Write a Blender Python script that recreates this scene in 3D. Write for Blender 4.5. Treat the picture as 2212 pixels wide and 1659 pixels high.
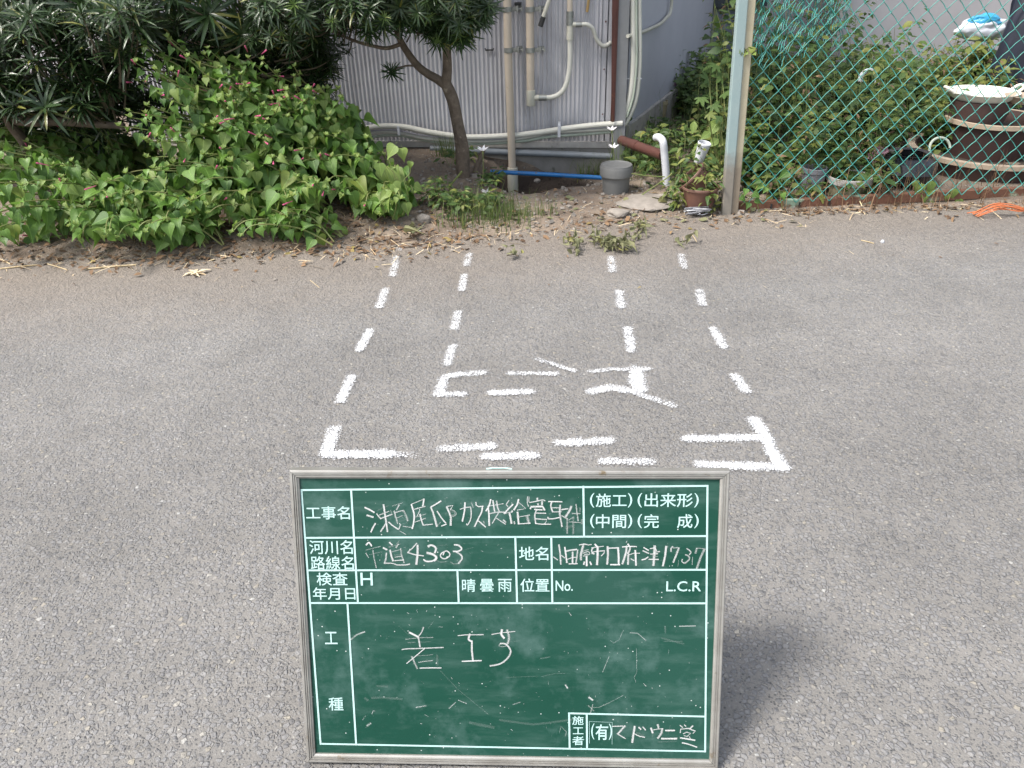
import bpy, bmesh, math, random
import numpy as np
from mathutils import Vector, Matrix, Quaternion, noise
R_=random.Random(7); PI=math.pi
for o in list(bpy.data.objects): bpy.data.objects.remove(o)
scn=bpy.context.scene; COL=scn.collection
# ---------------------------------------------------------------- camera
FPX=1723.0; PITCH=math.radians(30.4); ROLL=math.radians(1.5); H=1.1
cd=bpy.data.cameras.new('camera'); cam=bpy.data.objects.new('camera',cd); COL.objects.link(cam)
cd.sensor_width=36; cd.lens=36*FPX/2212; cd.clip_start=.02; cd.clip_end=600
cam.matrix_world=Matrix.Translation((0,0,H))@Matrix.Rotation(PI/2-PITCH,4,'X')@Matrix.Rotation(-ROLL,4,'Z')
scn.camera=cam
# ---------------------------------------------------------------- sky and sun
SD=Vector((.47,.20,-.78)).normalized()      # the way the sunlight travels
w=bpy.data.worlds.new("World"); scn.world=w; w.use_nodes=True
nt=w.node_tree; bg=nt.nodes['Background']; sk=nt.nodes.new('ShaderNodeTexSky'); sk.sky_type='NISHITA'; sk.sun_disc=False
sk.sun_elevation=math.asin(-SD.z); sk.sun_rotation=math.atan2(-SD.x,-SD.y)%(2*PI)
sk.air_density=1.3; sk.dust_density=3.0
hz_=nt.nodes.new('ShaderNodeHueSaturation'); hz_.inputs['Saturation'].default_value=.5   # haze greys the sky
nt.links.new(sk.outputs[0],hz_.inputs['Color']); nt.links.new(hz_.outputs[0],bg.inputs[0]); bg.inputs[1].default_value=.135
ld=bpy.data.lights.new('sun','SUN'); ld.energy=2.4; ld.angle=math.radians(14); ld.color=(1,.95,.88)
sun=bpy.data.objects.new('sun',ld); COL.objects.link(sun); sun.rotation_euler=SD.to_track_quat('-Z','Y').to_euler(); sun.location=(-4,-4,8)
vs=scn.view_settings; vs.view_transform='Standard'; vs.look='None'; vs.gamma=1; vs.exposure=1.22; vs.use_curve_mapping=False
scn.render.engine='CYCLES'; scn.render.resolution_x=1024; scn.render.resolution_y=768
# ---------------------------------------------------------------- places from sight lines (v = 2212-wide pixel grid of the camera)
def ray(vx,vy):
    x=(vx-1106)/FPX; y=(vy-829.5)/FPX; c,s=math.cos(ROLL),math.sin(ROLL)
    x,y=c*x-s*y, s*x+c*y
    return Vector((x,math.cos(PITCH)-y*math.sin(PITCH),-math.sin(PITCH)-y*math.cos(PITCH)))
def G(vx,vy,z=0.0):
    d=ray(vx,vy); return d*((z-H)/d.z)+Vector((0,0,H))
def D(vx,vy,Y):
    d=ray(vx,vy); return d*(Y/d.y)+Vector((0,0,H))
def onp(vx,vy,p,n):
    d=ray(vx,vy); o=Vector((0,0,H)); return o+d*((p-o).dot(n)/d.dot(n))
S=2212/4096
def pxm(P): # metres per v pixel at P
    q=P-Vector((0,0,H)); f=Vector((0,math.cos(PITCH),-math.sin(PITCH))); return q.dot(f)/FPX
# ---------------------------------------------------------------- objects
def link(o,parent=None):
    COL.objects.link(o)
    if parent is not None: o.parent=parent
    return o
def tag(o,label=None,cat=None,group=None,kind=None):
    if label:o['label']=label
    if cat:o['category']=cat
    if group:o['group']=group
    if kind:o['kind']=kind
    return o
def empty(name,loc,label,cat,group=None,rot=None):
    o=bpy.data.objects.new(name,None); o.empty_display_size=.05; link(o); o.location=loc
    if rot is not None:o.rotation_euler=rot
    return tag(o,label,cat,group)
def mesh(name,V,F,mat,parent=None,smooth=False,off=None,uv=None):
    me=bpy.data.meshes.new(name)
    if off is None and parent is not None and parent.type=='EMPTY': off=parent.location
    if off is not None and len(V): V=[(v[0]-off[0],v[1]-off[1],v[2]-off[2]) for v in V]
    me.from_pydata([tuple(v) for v in V],[],F); me.update()
    if smooth: me.polygons.foreach_set('use_smooth',[True]*len(me.polygons)); me.set_sharp_from_angle(angle=math.radians(28))
    if uv is not None:
        l=me.uv_layers.new(name='UVMap'); l.data.foreach_set('uv',np.asarray(uv,dtype=np.float32).ravel())
    if mat: me.materials.append(mat)
    o=bpy.data.objects.new(name,me); link(o,parent)
    return o
class MB:
    def __init__(s): s.V=[];s.F=[]
    def add(s,V,F):
        b=len(s.V); s.V+= [tuple(v) for v in V]; s.F+=[tuple(b+i for i in f) for f in F]; return s
    def box(s,c,sz,M=None):
        c=Vector(c); hx,hy,hz=[q/2 for q in sz]
        vs=[Vector((x,y,z)) for x in(-hx,hx) for y in(-hy,hy) for z in(-hz,hz)]
        if M is not None: vs=[M@v for v in vs]
        return s.add([v+c for v in vs],[(0,1,3,2),(4,6,7,5),(0,4,5,1),(2,3,7,6),(0,2,6,4),(1,5,7,3)])
    def tube(s,pts,r,n=10,cap=True):
        pts=[Vector(p) for p in pts]; m=len(pts); rr=r if hasattr(r,'__len__') else [r]*m
        T=[(pts[min(i+1,m-1)]-pts[max(i-1,0)]).normalized() for i in range(m)]
        a=T[0].orthogonal().normalized(); V=[];F=[]
        for i in range(m):
            a=(a-T[i]*a.dot(T[i])).normalized(); b=T[i].cross(a)
            for k in range(n):
                t=2*PI*k/n; V.append(pts[i]+(a*math.cos(t)+b*math.sin(t))*rr[i])
        for i in range(m-1):
            for k in range(n): F.append((i*n+k,i*n+(k+1)%n,(i+1)*n+(k+1)%n,(i+1)*n+k))
        if cap: F+=[tuple(range(n))[::-1],tuple(range((m-1)*n,m*n))]
        return s.add(V,F)
    def lathe(s,prof,n=28,M=None,cap=True): # prof (r,z) list
        V=[];F=[];m=len(prof)
        for r,z in prof:
            for k in range(n):
                t=2*PI*k/n; V.append(Vector((r*math.cos(t),r*math.sin(t),z)))
        for i in range(m-1):
            for k in range(n): F.append((i*n+k,i*n+(k+1)%n,(i+1)*n+(k+1)%n,(i+1)*n+k))
        if cap and prof[0][0]>1e-5: F.append(tuple(range(n))[::-1])
        if cap and prof[-1][0]>1e-5: F.append(tuple(range((m-1)*n,m*n)))
        if M is not None: V=[M@v for v in V]
        return s.add(V,F)
    def obj(s,name,mat,parent=None,smooth=False,off=None):
        return mesh(name,s.V,s.F,mat,parent,smooth,off)
def bez(P,n=14): # catmull through points
    P=[Vector(p) for p in P]; out=[]
    for i in range(len(P)-1):
        a=P[max(i-1,0)];b=P[i];c=P[i+1];d=P[min(i+2,len(P)-1)]
        k=n if i<len(P)-2 else n+1
        for j in range(k):
            t=j/n; out.append(.5*((2*b)+(c-a)*t+(2*a-5*b+4*c-d)*t*t+(3*b-a-3*c+d)*t**3))
    return out
# ---------------------------------------------------------------- materials
class NB:
    def __init__(s,name):
        s.m=bpy.data.materials.new(name); s.m.use_nodes=True; s.t=s.m.node_tree; s.n=s.t.nodes; s.p=s.n['Principled BSDF']; s.out=s.n['Material Output']
        s.tc=s.n.new('ShaderNodeTexCoord')
    def link(s,a,b): s.t.links.new(a,b)
    def node(s,ty,ins=None,**kw):
        q=s.n.new(ty)
        for k,v in kw.items(): setattr(q,k,v)
        if ins:
            for k,v in ins.items():
                i=q.inputs[k]
                if hasattr(v,'links') or isinstance(v,bpy.types.NodeSocket): s.link(v,i)
                else: i.default_value=v
        return q
    def noise(s,scale,detail=4,rough=.55,vec=None,col=False):
        q=s.node('ShaderNodeTexNoise',{'Scale':scale,'Detail':detail,'Roughness':rough}); s.link(vec or s.tc.outputs['Object'],q.inputs['Vector']); return q.outputs['Color' if col else 'Fac']
    def vor(s,scale,feature='F1',vec=None,out='Distance',rnd=1):
        q=s.node('ShaderNodeTexVoronoi',{'Scale':scale,'Randomness':rnd},feature=feature); s.link(vec or s.tc.outputs['Object'],q.inputs['Vector']); return q.outputs[out]
    def ramp(s,fac,stops):
        q=s.n.new('ShaderNodeValToRGB'); e=q.color_ramp.elements
        while len(e)<len(stops): e.new(.5)
        for i,(p,c) in enumerate(stops):
            e[i].position=p; e[i].color=c if len(c)==4 else (*c,1)
        s.link(fac,q.inputs[0]); return q.outputs[0]
    def rng(s,fac,a,b,c=0,d=1):
        q=s.node('ShaderNodeMapRange',{'From Min':a,'From Max':b,'To Min':c,'To Max':d}); s.link(fac,q.inputs[0]); return q.outputs[0]
    def mix(s,fac,a,b,mode='MIX'):
        q=s.n.new('ShaderNodeMix'); q.data_type='RGBA'; q.blend_type=mode
        for i,v in ((0,fac),(6,a),(7,b)):
            if isinstance(v,bpy.types.NodeSocket): s.link(v,q.inputs[i])
            else: q.inputs[i].default_value=v if i==0 else (*v,1) if len(v)==3 else v
        return q.outputs[2]
    def math(s,op,a,b=None):
        q=s.n.new('ShaderNodeMath'); q.operation=op
        for i,v in enumerate((a,b)):
            if v is None: continue
            if isinstance(v,bpy.types.NodeSocket): s.link(v,q.inputs[i])
            else: q.inputs[i].default_value=v
        return q.outputs[0]
    def bump(s,h,strength=.5,dist=.002):
        q=s.node('ShaderNodeBump',{'Strength':strength,'Distance':dist}); s.link(h,q.inputs['Height']); s.link(q.outputs[0],s.p.inputs['Normal']); return q
    def set(s,col=None,rough=None,metal=None):
        for k,v in (('Base Color',col),('Roughness',rough),('Metallic',metal)):
            if v is None: continue
            if isinstance(v,bpy.types.NodeSocket): s.link(v,s.p.inputs[k])
            else: s.p.inputs[k].default_value=(*v,1) if hasattr(v,'__len__') else v
        return s.m
def simple(name,c1,c2=None,rough=.5,scale=20,metal=0,bump=.0,spots=None,bscale=None):
    b=NB(name); c2=c2 or tuple(q*.7 for q in c1)
    f=b.rng(b.noise(scale,6,.62),.3,.72); col=b.mix(f,c1,c2)
    if spots: # (colour, scale, threshold)
        g=b.rng(b.noise(spots[1],5,.6),spots[2],spots[2]+.08); col=b.mix(g,col,spots[0])
    if bump: b.bump(b.noise(bscale or scale*6,5,.6),bump,.002)
    return b.set(col,b.rng(b.noise(scale*2,3),.3,.7,rough*.8,min(1,rough*1.25)),metal)
# asphalt: stones of several sizes pressed in a paler dusty binder
def asphalt_nodes(b):
    v=b.tc.outputs['Object']
    wv=b.node('ShaderNodeMixRGB',{'Fac':.0022},blend_type='ADD'); b.link(v,wv.inputs[1]); b.link(b.noise(60,3,.6,None,True),wv.inputs[2]); vec=wv.outputs[0]
    d1=b.vor(118,'F1',vec); e1=b.vor(118,'DISTANCE_TO_EDGE',vec); c1=b.vor(118,'F1',vec,'Color')
    d2=b.vor(220,'F1',vec); c2=b.vor(220,'F1',vec,'Color')
    sep=b.node('ShaderNodeSeparateColor'); b.link(c1,sep.inputs[0])
    sep2=b.node('ShaderNodeSeparateColor'); b.link(c2,sep2.inputs[0])
    isst=b.math('MULTIPLY',b.rng(sep.outputs[1],.42,.5),b.rng(e1,.03,.13))       # which cells show as big stones
    small=b.math('MULTIPLY',b.rng(sep2.outputs[1],.35,.45),b.rng(d2,.55,.3))
    h=b.math('ADD',b.math('MULTIPLY',isst,b.rng(d1,.9,.1,.55,1.0)),b.math('MULTIPLY',small,.38))
    h=b.math('ADD',h,b.math('MULTIPLY',b.noise(500,4,.7),.5))
    h=b.math('ADD',h,b.math('MULTIPLY',b.noise(55,3,.6),1.3))
    b.e1=e1
    return sep,sep2,isst,small,h
def mat_asphalt():
    b=NB('asphalt'); sep,sep2,isst,small,h=asphalt_nodes(b)
    stone=b.ramp(sep.outputs[0],[(0,(.095,.095,.098)),(.10,(.15,.148,.151)),(.6,(.182,.18,.181)),(.93,(.208,.204,.202)),(.99,(.26,.235,.19)),(1,(.34,.34,.33))])
    st2=b.ramp(sep2.outputs[0],[(0,(.06,.06,.062)),(.5,(.145,.143,.14)),(.96,(.21,.208,.205)),(.985,(.25,.235,.2)),(1,(.40,.40,.38))])
    bind=b.mix(b.noise(220,5,.7),(.112,.106,.099),(.215,.205,.192))
    col=b.mix(small,bind,st2); col=b.mix(b.math('MULTIPLY',isst,.8),col,stone)
    big=b.rng(b.noise(1.1,6,.62),.3,.7,.90,1.25); big2=b.rng(b.noise(6,5,.65),.3,.7,.9,1.08)
    col=b.mix(1,col,b.node('ShaderNodeCombineColor',{0:b.math('MULTIPLY',big,big2),1:b.math('MULTIPLY',big,big2),2:b.math('MULTIPLY',big,big2)}).outputs[0],'MULTIPLY')
    # soil and dust carried onto the asphalt beside the verge
    sx=b.node('ShaderNodeSeparateXYZ'); b.link(b.tc.outputs['Object'],sx.inputs[0])
    y=b.math('SUBTRACT',sx.outputs[1],b.math('MULTIPLY',sx.outputs[0],.16)); y=b.math('ADD',y,b.math('MULTIPLY',b.noise(7,5,.7),.35))
    du=b.rng(y,2.5,3.2,0,.75)
    col=b.mix(du,col,b.mix(b.noise(160,5,.7),(.15,.122,.095),(.235,.195,.16)))
    b.bump(h,.8,.0042)
    return b.set(col,b.rng(isst,0,1,.93,.72))
def mat_paint():
    b=NB('road_paint'); sep,sep2,isst,small,h=asphalt_nodes(b)
    at=b.node('ShaderNodeAttribute'); at.attribute_name='cover'
    n=b.math('ADD',b.rng(b.e1,.0,.2,0,.5),b.rng(b.noise(260,4,.7),.3,.7,0,.3)); n=b.math('ADD',n,b.rng(b.noise(38,3,.6),.3,.7,-.12,.14))
    a=b.math('ADD',at.outputs['Fac'],n); a=b.rng(a,.70,1.34)
    tr=b.node('ShaderNodeBsdfTransparent'); mx=b.n.new('ShaderNodeMixShader'); b.link(a,mx.inputs[0]); b.link(tr.outputs[0],mx.inputs[1]); b.link(b.p.outputs[0],mx.inputs[2]); b.link(mx.outputs[0],b.out.inputs[0])
    b.bump(h,.9,.005)
    return b.set(b.mix(b.noise(200,4,.6),(.8,.81,.83),(.68,.69,.71)),.8)
def mat_soil():
    b=NB('soil'); c=b.mix(b.rng(b.noise(14,6,.65),.3,.7),(.20,.155,.115),(.115,.085,.065))
    c=b.mix(b.rng(b.noise(5,4,.6),.45,.65),c,(.25,.20,.155))
    v=b.vor(75,'F1',None,'Color'); s=b.node('ShaderNodeSeparateColor'); b.link(v,s.inputs[0]); d=b.vor(75)
    k=b.math('MULTIPLY',b.rng(s.outputs[0],.72,.76),b.rng(d,.5,.35)); c=b.mix(k,c,b.mix(s.outputs[1],(.28,.25,.22),(.14,.13,.12)))
    sz=b.node('ShaderNodeSeparateXYZ'); b.link(b.tc.outputs['Object'],sz.inputs[0]); c=b.mix(b.rng(sz.outputs[2],-.01,-.06),c,(.045,.033,.026))   # shade down in the dug hole, put into the soil colour
    h=b.math('ADD',b.math('MULTIPLY',k,.8),b.noise(90,6,.7)); b.bump(h,.9,.008)
    return b.set(c,.95)
def leafmat(name,c_dark,c_light,trans=.32,rough=.42,vein=0.0,back=None):
    b=NB(name); gi=b.node('ShaderNodeNewGeometry'); oi=b.node('ShaderNodeObjectInfo')
    r=b.math('FRACT',b.math('ADD',gi.outputs['Random Per Island'],oi.outputs['Random']))
    col=b.mix(r,c_dark,c_light)
    col=b.mix(b.rng(b.math('FRACT',b.math('MULTIPLY',r,7.31)),.93,1.0,0,.7),col,(.26,.24,.05))
    col=b.mix(b.rng(b.noise(55,4,.6),.35,.75,0,.45),col,tuple(q*1.5 for q in c_light))
    if vein:
        sx=b.node('ShaderNodeSeparateXYZ'); b.link(b.tc.outputs['UV'],sx.inputs[0])
        u=b.math('ABSOLUTE',b.math('SUBTRACT',sx.outputs[0],.5)); mid=b.rng(u,.035,.0)
        side=b.math('FRACT',b.math('MULTIPLY',b.math('SUBTRACT',sx.outputs[1],b.math('MULTIPLY',u,.7)),6.0)); sv=b.math('MULTIPLY',b.rng(side,.1,.0),.45)
        col=b.mix(b.math('MULTIPLY',b.math('MAXIMUM',mid,sv),vein),col,tuple(min(1,q*2.2+.03) for q in c_light))
        b.bump(b.math('SUBTRACT',b.noise(90,2),b.math('MAXIMUM',mid,sv)),.35,.002)
    b.set(col,rough); b.p.inputs['Specular IOR Level'].default_value=.45
    tl=b.node('ShaderNodeBsdfTranslucent'); b.link(b.mix(.5,col,tuple(q*2.0 for q in c_light),'MIX'),tl.inputs[0])
    mx=b.n.new('ShaderNodeMixShader'); mx.inputs[0].default_value=trans; b.link(b.p.outputs[0],mx.inputs[1]); b.link(tl.outputs[0],mx.inputs[2]); b.link(mx.outputs[0],b.out.inputs[0])
    return b.m
def mat_board():
    b=NB('green_chalkboard')
    base=b.mix(b.noise(6,5,.6),(.0032,.041,.026),(.0048,.052,.034))
    mp=b.node('ShaderNodeMapping'); mp.inputs['Scale'].default_value=(3,14,3); mp.inputs['Rotation'].default_value=(0,0,.12); b.link(b.tc.outputs['Object'],mp.inputs[0])
    sm=b.rng(b.noise(2.4,7,.68,mp.outputs[0]),.5,.82,0,.22); col=b.mix(sm,base,(.18,.27,.25))
    col=b.mix(b.rng(b.noise(7,6,.7),.5,.78,0,.26),col,(.30,.42,.42)); col=b.mix(b.rng(b.noise(2.5,3,.5),.4,.7,.01,.07),col,(.25,.38,.38))
    mp2=b.node('ShaderNodeMapping'); mp2.inputs['Scale'].default_value=(70,9,5); mp2.inputs['Rotation'].default_value=(0,0,.5); b.link(b.tc.outputs['Object'],mp2.inputs[0])
    scr=b.rng(b.noise(1.5,5,.75,mp2.outputs[0]),.69,.76,0,.35); col=b.mix(scr,col,(.45,.52,.5))
    sx=b.vor(150,'F1'); sc=b.node('ShaderNodeSeparateColor'); b.link(b.vor(150,'F1',None,'Color'),sc.inputs[0])
    sp=b.math('MULTIPLY',b.rng(sx,.17,.06),b.rng(b.math('ADD',sc.outputs[0],b.math('MULTIPLY',b.noise(9,3),.3)),1.03,1.07)); col=b.mix(b.math('MULTIPLY',sp,.8),col,(.72,.75,.74))
    b.bump(b.noise(300,3),.12,.0006); b.p.inputs['Specular IOR Level'].default_value=.22
    return b.set(col,b.rng(sm,0,.3,.4,.6))
def mat_chalk():
    b=NB('chalk'); mp=b.node('ShaderNodeMapping'); mp.inputs['Scale'].default_value=(.5,9,1); b.link(b.tc.outputs['UV'],mp.inputs[0])
    n=b.math('ADD',b.math('MULTIPLY',b.noise(1.0,4,.7,mp.outputs[0]),.75),b.math('MULTIPLY',b.noise(900,3,.7),.4))
    at=b.node('ShaderNodeAttribute'); at.attribute_name='cover'
    a=b.rng(b.math('ADD',n,b.math('MULTIPLY',at.outputs['Fac'],.7)),.84,1.2,.05,.85)
    tr=b.node('ShaderNodeBsdfTransparent'); mx=b.n.new('ShaderNodeMixShader'); b.link(a,mx.inputs[0]); b.link(tr.outputs[0],mx.inputs[1]); b.link(b.p.outputs[0],mx.inputs[2]); b.link(mx.outputs[0],b.out.inputs[0])
    return b.set((.62,.62,.62),.9)
M=dict(
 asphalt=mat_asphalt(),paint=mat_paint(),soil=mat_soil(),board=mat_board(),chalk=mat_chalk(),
 ink=simple('white_print',(.42,.60,.58),(.36,.54,.52),.6,60),
 alu=simple('worn_aluminium',(.42,.41,.385),(.27,.255,.23),.4,30,.55,.1,((.20,.15,.09),35,.66)),
 wood=simple('raw_wood',(.35,.24,.13),(.22,.15,.08),.8,30),
 zinc=None,
 concrete=simple('concrete',(.27,.26,.25),(.17,.165,.155),.9,9,0,.5,((.07,.08,.05),12,.6),60),
 cement=simple('pale_cement',(.40,.38,.36),(.26,.25,.235),.9,14,0,.5,((.12,.11,.09),22,.62),90),
 whitewall=simple('pale_blue_render',(.40,.41,.46),(.36,.37,.42),.9,3,0,.25,((.28,.28,.30),5,.66),160),
 greywall=simple('pale_render',(.40,.385,.40),(.35,.335,.35),.9,3,0,.25,((.28,.27,.27),4,.66),160),
 plaster=simple('pale_plaster',(.60,.58,.60),(.52,.50,.52),.9,3,0,.2),
 darkframe=simple('dark_frame',(.035,.045,.055),(.02,.026,.035),.5,20),
 door=simple('grey_door',(.20,.22,.27),(.16,.18,.22),.6,6),
 cream=simple('cream_pvc',(.50,.43,.35),(.42,.36,.29),.5,9,0,.05,((.22,.17,.12),30,.7)),
 creamjoint=simple('grey_cream_pvc',(.50,.49,.42),(.42,.41,.35),.5,14,0,.05,((.2,.18,.13),30,.68)),
 hose=simple('white_hose',(.56,.55,.50),(.46,.46,.41),.45,7,0,0,((.28,.27,.21),22,.68)),
 wraptape=simple('aged_green_white_wrap',(.40,.45,.38),(.30,.34,.28),.5,9),
 steel=simple('zinc_clamp',(.34,.35,.33),(.20,.21,.20),.42,50,.6,.1,((.10,.07,.04),60,.62)),
 black=simple('black_rubber',(.018,.019,.02),(.03,.03,.03),.5,20),
 yellow=simple('ochre_stick',(.42,.28,.11),(.3,.2,.08),.7,30),
 redbrown=simple('red_brown_paint',(.085,.027,.02),(.055,.018,.014),.5,12,0,.1,((.13,.05,.025),20,.62)),
 brownpvc=simple('brown_pvc',(.10,.042,.033),(.07,.03,.025),.35,10),
 greypost=simple('grey_post',(.20,.205,.215),(.155,.16,.165),.6,8,0,.1,((.34,.34,.33),18,.7)),
 greypvc=simple('grey_pvc',(.135,.137,.137),(.10,.102,.10),.55,8,0,.1,((.25,.24,.21),9,.62)),
 drain=simple('drain_grey',(.17,.19,.21),(.12,.13,.14),.4,9,0,.05,((.07,.065,.05),20,.62)),
 bluepvc=simple('blue_pvc',(.02,.17,.45),(.015,.11,.30),.4,20,0,0,((.12,.10,.07),24,.6)),
 whitepvc=simple('white_pvc',(.56,.57,.61),(.46,.47,.50),.4,12),
 terracotta=simple('brown_plastic_pot',(.15,.072,.05),(.095,.045,.033),.6,12,0,.2,((.26,.15,.10),14,.6)),
 potrim=simple('pot_rim',(.17,.095,.07),(.12,.06,.045),.55,20),
 stainedpot=simple('stained_cream_pot',(.33,.29,.19),(.17,.14,.08),.8,14,0,.3,((.10,.09,.045),17,.55)),
 creamrim=simple('cream_rim',(.42,.34,.26),(.28,.22,.16),.6,18),
 whiteenam=simple('white_enamel',(.74,.72,.64),(.64,.62,.54),.35,8),
 darkbrown=simple('dark_brown_tub',(.065,.035,.03),(.04,.022,.02),.6,10),
 glossblack=simple('gloss_black',(.012,.013,.017),(.02,.02,.024),.16,8),
 greyplastic=simple('grey_plastic',(.17,.17,.19),(.12,.12,.13),.6,12),
 stone=simple('stone',(.27,.24,.21),(.18,.16,.14),.92,25,0,.6,None,80),
 bluebag=simple('blue_bag',(.03,.26,.48),(.05,.34,.55),.35,12),
 whitebag=simple('white_bag',(.62,.64,.70),(.52,.55,.62),.4,10),
 navy=simple('dark_sheet',(.022,.026,.045),(.012,.014,.022),.5,10),
 orange=simple('orange_rope',(.52,.16,.06),(.40,.11,.04),.7,30),
 bark=simple('bark',(.15,.115,.085),(.065,.05,.038),.9,22,0,1.0,((.24,.20,.15),26,.62),90),
 twig=simple('twig',(.10,.075,.045),(.06,.05,.03),.8,30),
 stem=simple('green_stem',(.13,.20,.05),(.18,.16,.06),.6,25),
 cablegrey=simple('grey_cable',(.30,.30,.33),(.22,.22,.25),.5,9),
 straw=simple('straw',(.52,.43,.28),(.34,.25,.13),.8,40),
 deadleaf=simple('dead_leaf',(.23,.14,.075),(.12,.07,.04),.8,30),
 pink=simple('pink_flower',(.55,.10,.22),(.42,.06,.16),.6,20),
 palepink=simple('pale_pink_flower',(.60,.36,.40),(.5,.26,.32),.6,20),
 petal=simple('white_petal',(.78,.76,.76),(.68,.66,.66),.5,20),
 wiregrey=simple('grey_wire',(.30,.31,.33),(.2,.2,.22),.4,30,.4),
 rust=None, postmat=None, mesh=None)
M['potsoil']=simple('dark_pot_soil',(.05,.038,.028),(.03,.024,.018),.95,40,0,.6)
M['ink'].node_tree.nodes['Principled BSDF'].inputs['Specular IOR Level'].default_value=.3
def _zinc():
    b=NB('weathered_zinc'); mp=b.node('ShaderNodeMapping'); mp.inputs['Scale'].default_value=(40,40,2.2); b.link(b.tc.outputs['Object'],mp.inputs[0])
    st=b.noise(1,5,.65,mp.outputs[0]); c=b.mix(b.rng(st,.3,.75),(.47,.47,.50),(.31,.307,.33))
    c=b.mix(b.rng(b.noise(3,5,.6),.35,.7,0,.6),c,(.52,.52,.55)); c=b.mix(b.rng(b.noise(60,5,.7),.68,.76,0,.7),c,(.11,.075,.05))
    sz=b.node('ShaderNodeSeparateXYZ'); b.link(b.tc.outputs['Object'],sz.inputs[0]); spl=b.rng(b.math('ADD',sz.outputs[2],b.math('MULTIPLY',b.noise(30,5,.7),.22)),.34,.16,0,.5); c=b.mix(spl,c,(.17,.145,.125))
    return b.set(c,b.rng(st,.3,.7,.5,.75),.15)
M['zinc']=_zinc()
def _rust():
    b=NB('rust_and_flaking_paint'); r=b.mix(b.noise(30,6,.7),(.19,.085,.05),(.10,.046,.03)); g=b.mix(b.noise(40,4),(.27,.36,.27),(.20,.28,.20))
    f=b.rng(b.noise(6,6,.65),.53,.6); h=b.math('ADD',f,b.noise(150,5,.7)); b.bump(h,.6,.003)
    return b.set(b.mix(f,r,g),.85)
M['rust']=_rust()
def _post():
    b=NB('peeling_pale_blue_paint'); sx=b.node('ShaderNodeSeparateXYZ'); b.link(b.tc.outputs['Object'],sx.inputs[0])
    g=b.mix(b.noise(9,5,.6),(.21,.31,.32),(.30,.36,.35)); cr=b.mix(b.noise(25,5,.6),(.46,.42,.31),(.36,.31,.20))
    side=b.rng(b.math('ADD',b.math('ADD',sx.outputs[0],b.math('MULTIPLY',sx.outputs[2],.042)),b.math('MULTIPLY',b.noise(30,4,.6),.012)),.006,.016); c=b.mix(side,g,cr)
    dk=b.rng(b.math('ADD',sx.outputs[2],b.math('MULTIPLY',b.noise(22,5,.7),.16)),.36,.26); c=b.mix(b.math('MULTIPLY',dk,.8),c,b.mix(b.noise(60,5),(.16,.12,.09),(.24,.19,.15)))  # shadow over the lower post, painted in as a brown darkening
    c=b.mix(b.rng(b.noise(70,5,.7),.68,.75),c,(.13,.08,.05)); b.bump(b.noise(90,5,.7),.4,.002)
    return b.set(c,.6)
M['postmat']=_post()
M['mesh']=simple('green_coated_wire',(.045,.29,.25),(.03,.19,.17),.38,30,0,0,((.12,.33,.27),9,.5))
M['leaf']=leafmat('heart_leaf',(.016,.058,.010),(.115,.215,.036),.30,.43,.5)
M['leafy']=leafmat('young_leaf',(.10,.17,.035),(.20,.27,.07),.35,.42,.4)
M['podo']=leafmat('podocarpus_leaf',(.010,.026,.010),(.034,.062,.020),.10,.27,.35)
M['podoy']=leafmat('podocarpus_young',(.05,.10,.022),(.12,.19,.045),.3,.4,.3)
M['weed']=leafmat('weed_leaf',(.020,.052,.014),(.075,.125,.030),.3,.55)
M['weedy']=leafmat('weed_leaf_yellow',(.08,.12,.025),(.19,.21,.055),.35,.55)
M['purple']=leafmat('purple_leaf',(.045,.018,.04),(.085,.03,.07),.2,.5)
M['wilt']=leafmat('wilted_leaf',(.10,.11,.055),(.19,.19,.10),.2,.8)
M['dry']=leafmat('dry_leaf',(.055,.032,.02),(.20,.125,.07),.1,.85)
M['grass']=leafmat('grass_blade',(.035,.075,.018),(.12,.16,.05),.3,.5)
# ================================================================ THE GROUND
EP=[(-30,2.95),(-2.6,2.76),(-1.9,2.83),(-.45,2.90),(.28,3.05),(.95,3.17),(1.4,3.2),(2.1,3.14),(30,2.9)]
def Ye(x):
    for (a,b),(c,d) in zip(EP,EP[1:]):
        if x<=c: return b+(d-b)*(x-a)/(c-a)
    return EP[-1][1]
def gz(x,y):
    e=Ye(x); n=noise.fractal(Vector((x*2.3,y*2.3,1)),.9,2,4); n2=noise.fractal(Vector((x*9,y*9,5)),.9,2,3)
    d=y-e+.035*noise.noise(Vector((x*7,1,1)))+.02*noise.noise(Vector((x*22,3,1)))
    z=-.012+min(max(d,-.15)*.16,.024)+max(d,0)*.0*1
    if d>0: z+=.012*n*min(d*6,1)+.005*n2
    if d>.1:
        m=max(0,min(1,(d-.1)/.5)); z+=m*.05*max(0,min(1,(.02-x)/.35))       # the raised bed on the left
        z+=m*.015
    n3=noise.noise(Vector((x*5,y*5,9)))
    r=math.hypot((x-.08)/(.23+.2*max(0,x-.11)/.5),(y-3.83)/.28)*(1+.18*n3)   # the hole dug round the pipe, open to the shed wall
    if r<1: z-=.30*(1-r**2.2)**.9
    r=math.hypot((x-.40)/.34,(y-4.0)/.36)*(1+.15*n3)
    if r<1: z-=.07*(1-r*r)
    return z
def grid(name,xs,ys,zf,mat,kind='structure'):
    V=[(x,y,zf(x,y)) for y in ys for x in xs]; n=len(xs)
    F=[(j*n+i,j*n+i+1,(j+1)*n+i+1,(j+1)*n+i) for j in range(len(ys)-1) for i in range(n-1)]
    o=mesh(name,V,F,mat,smooth=True); o['kind']=kind; return o
def fr(a,b,s):
    n=max(1,round((b-a)/s)); return [a+(b-a)*i/n for i in range(n+1)]
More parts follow.
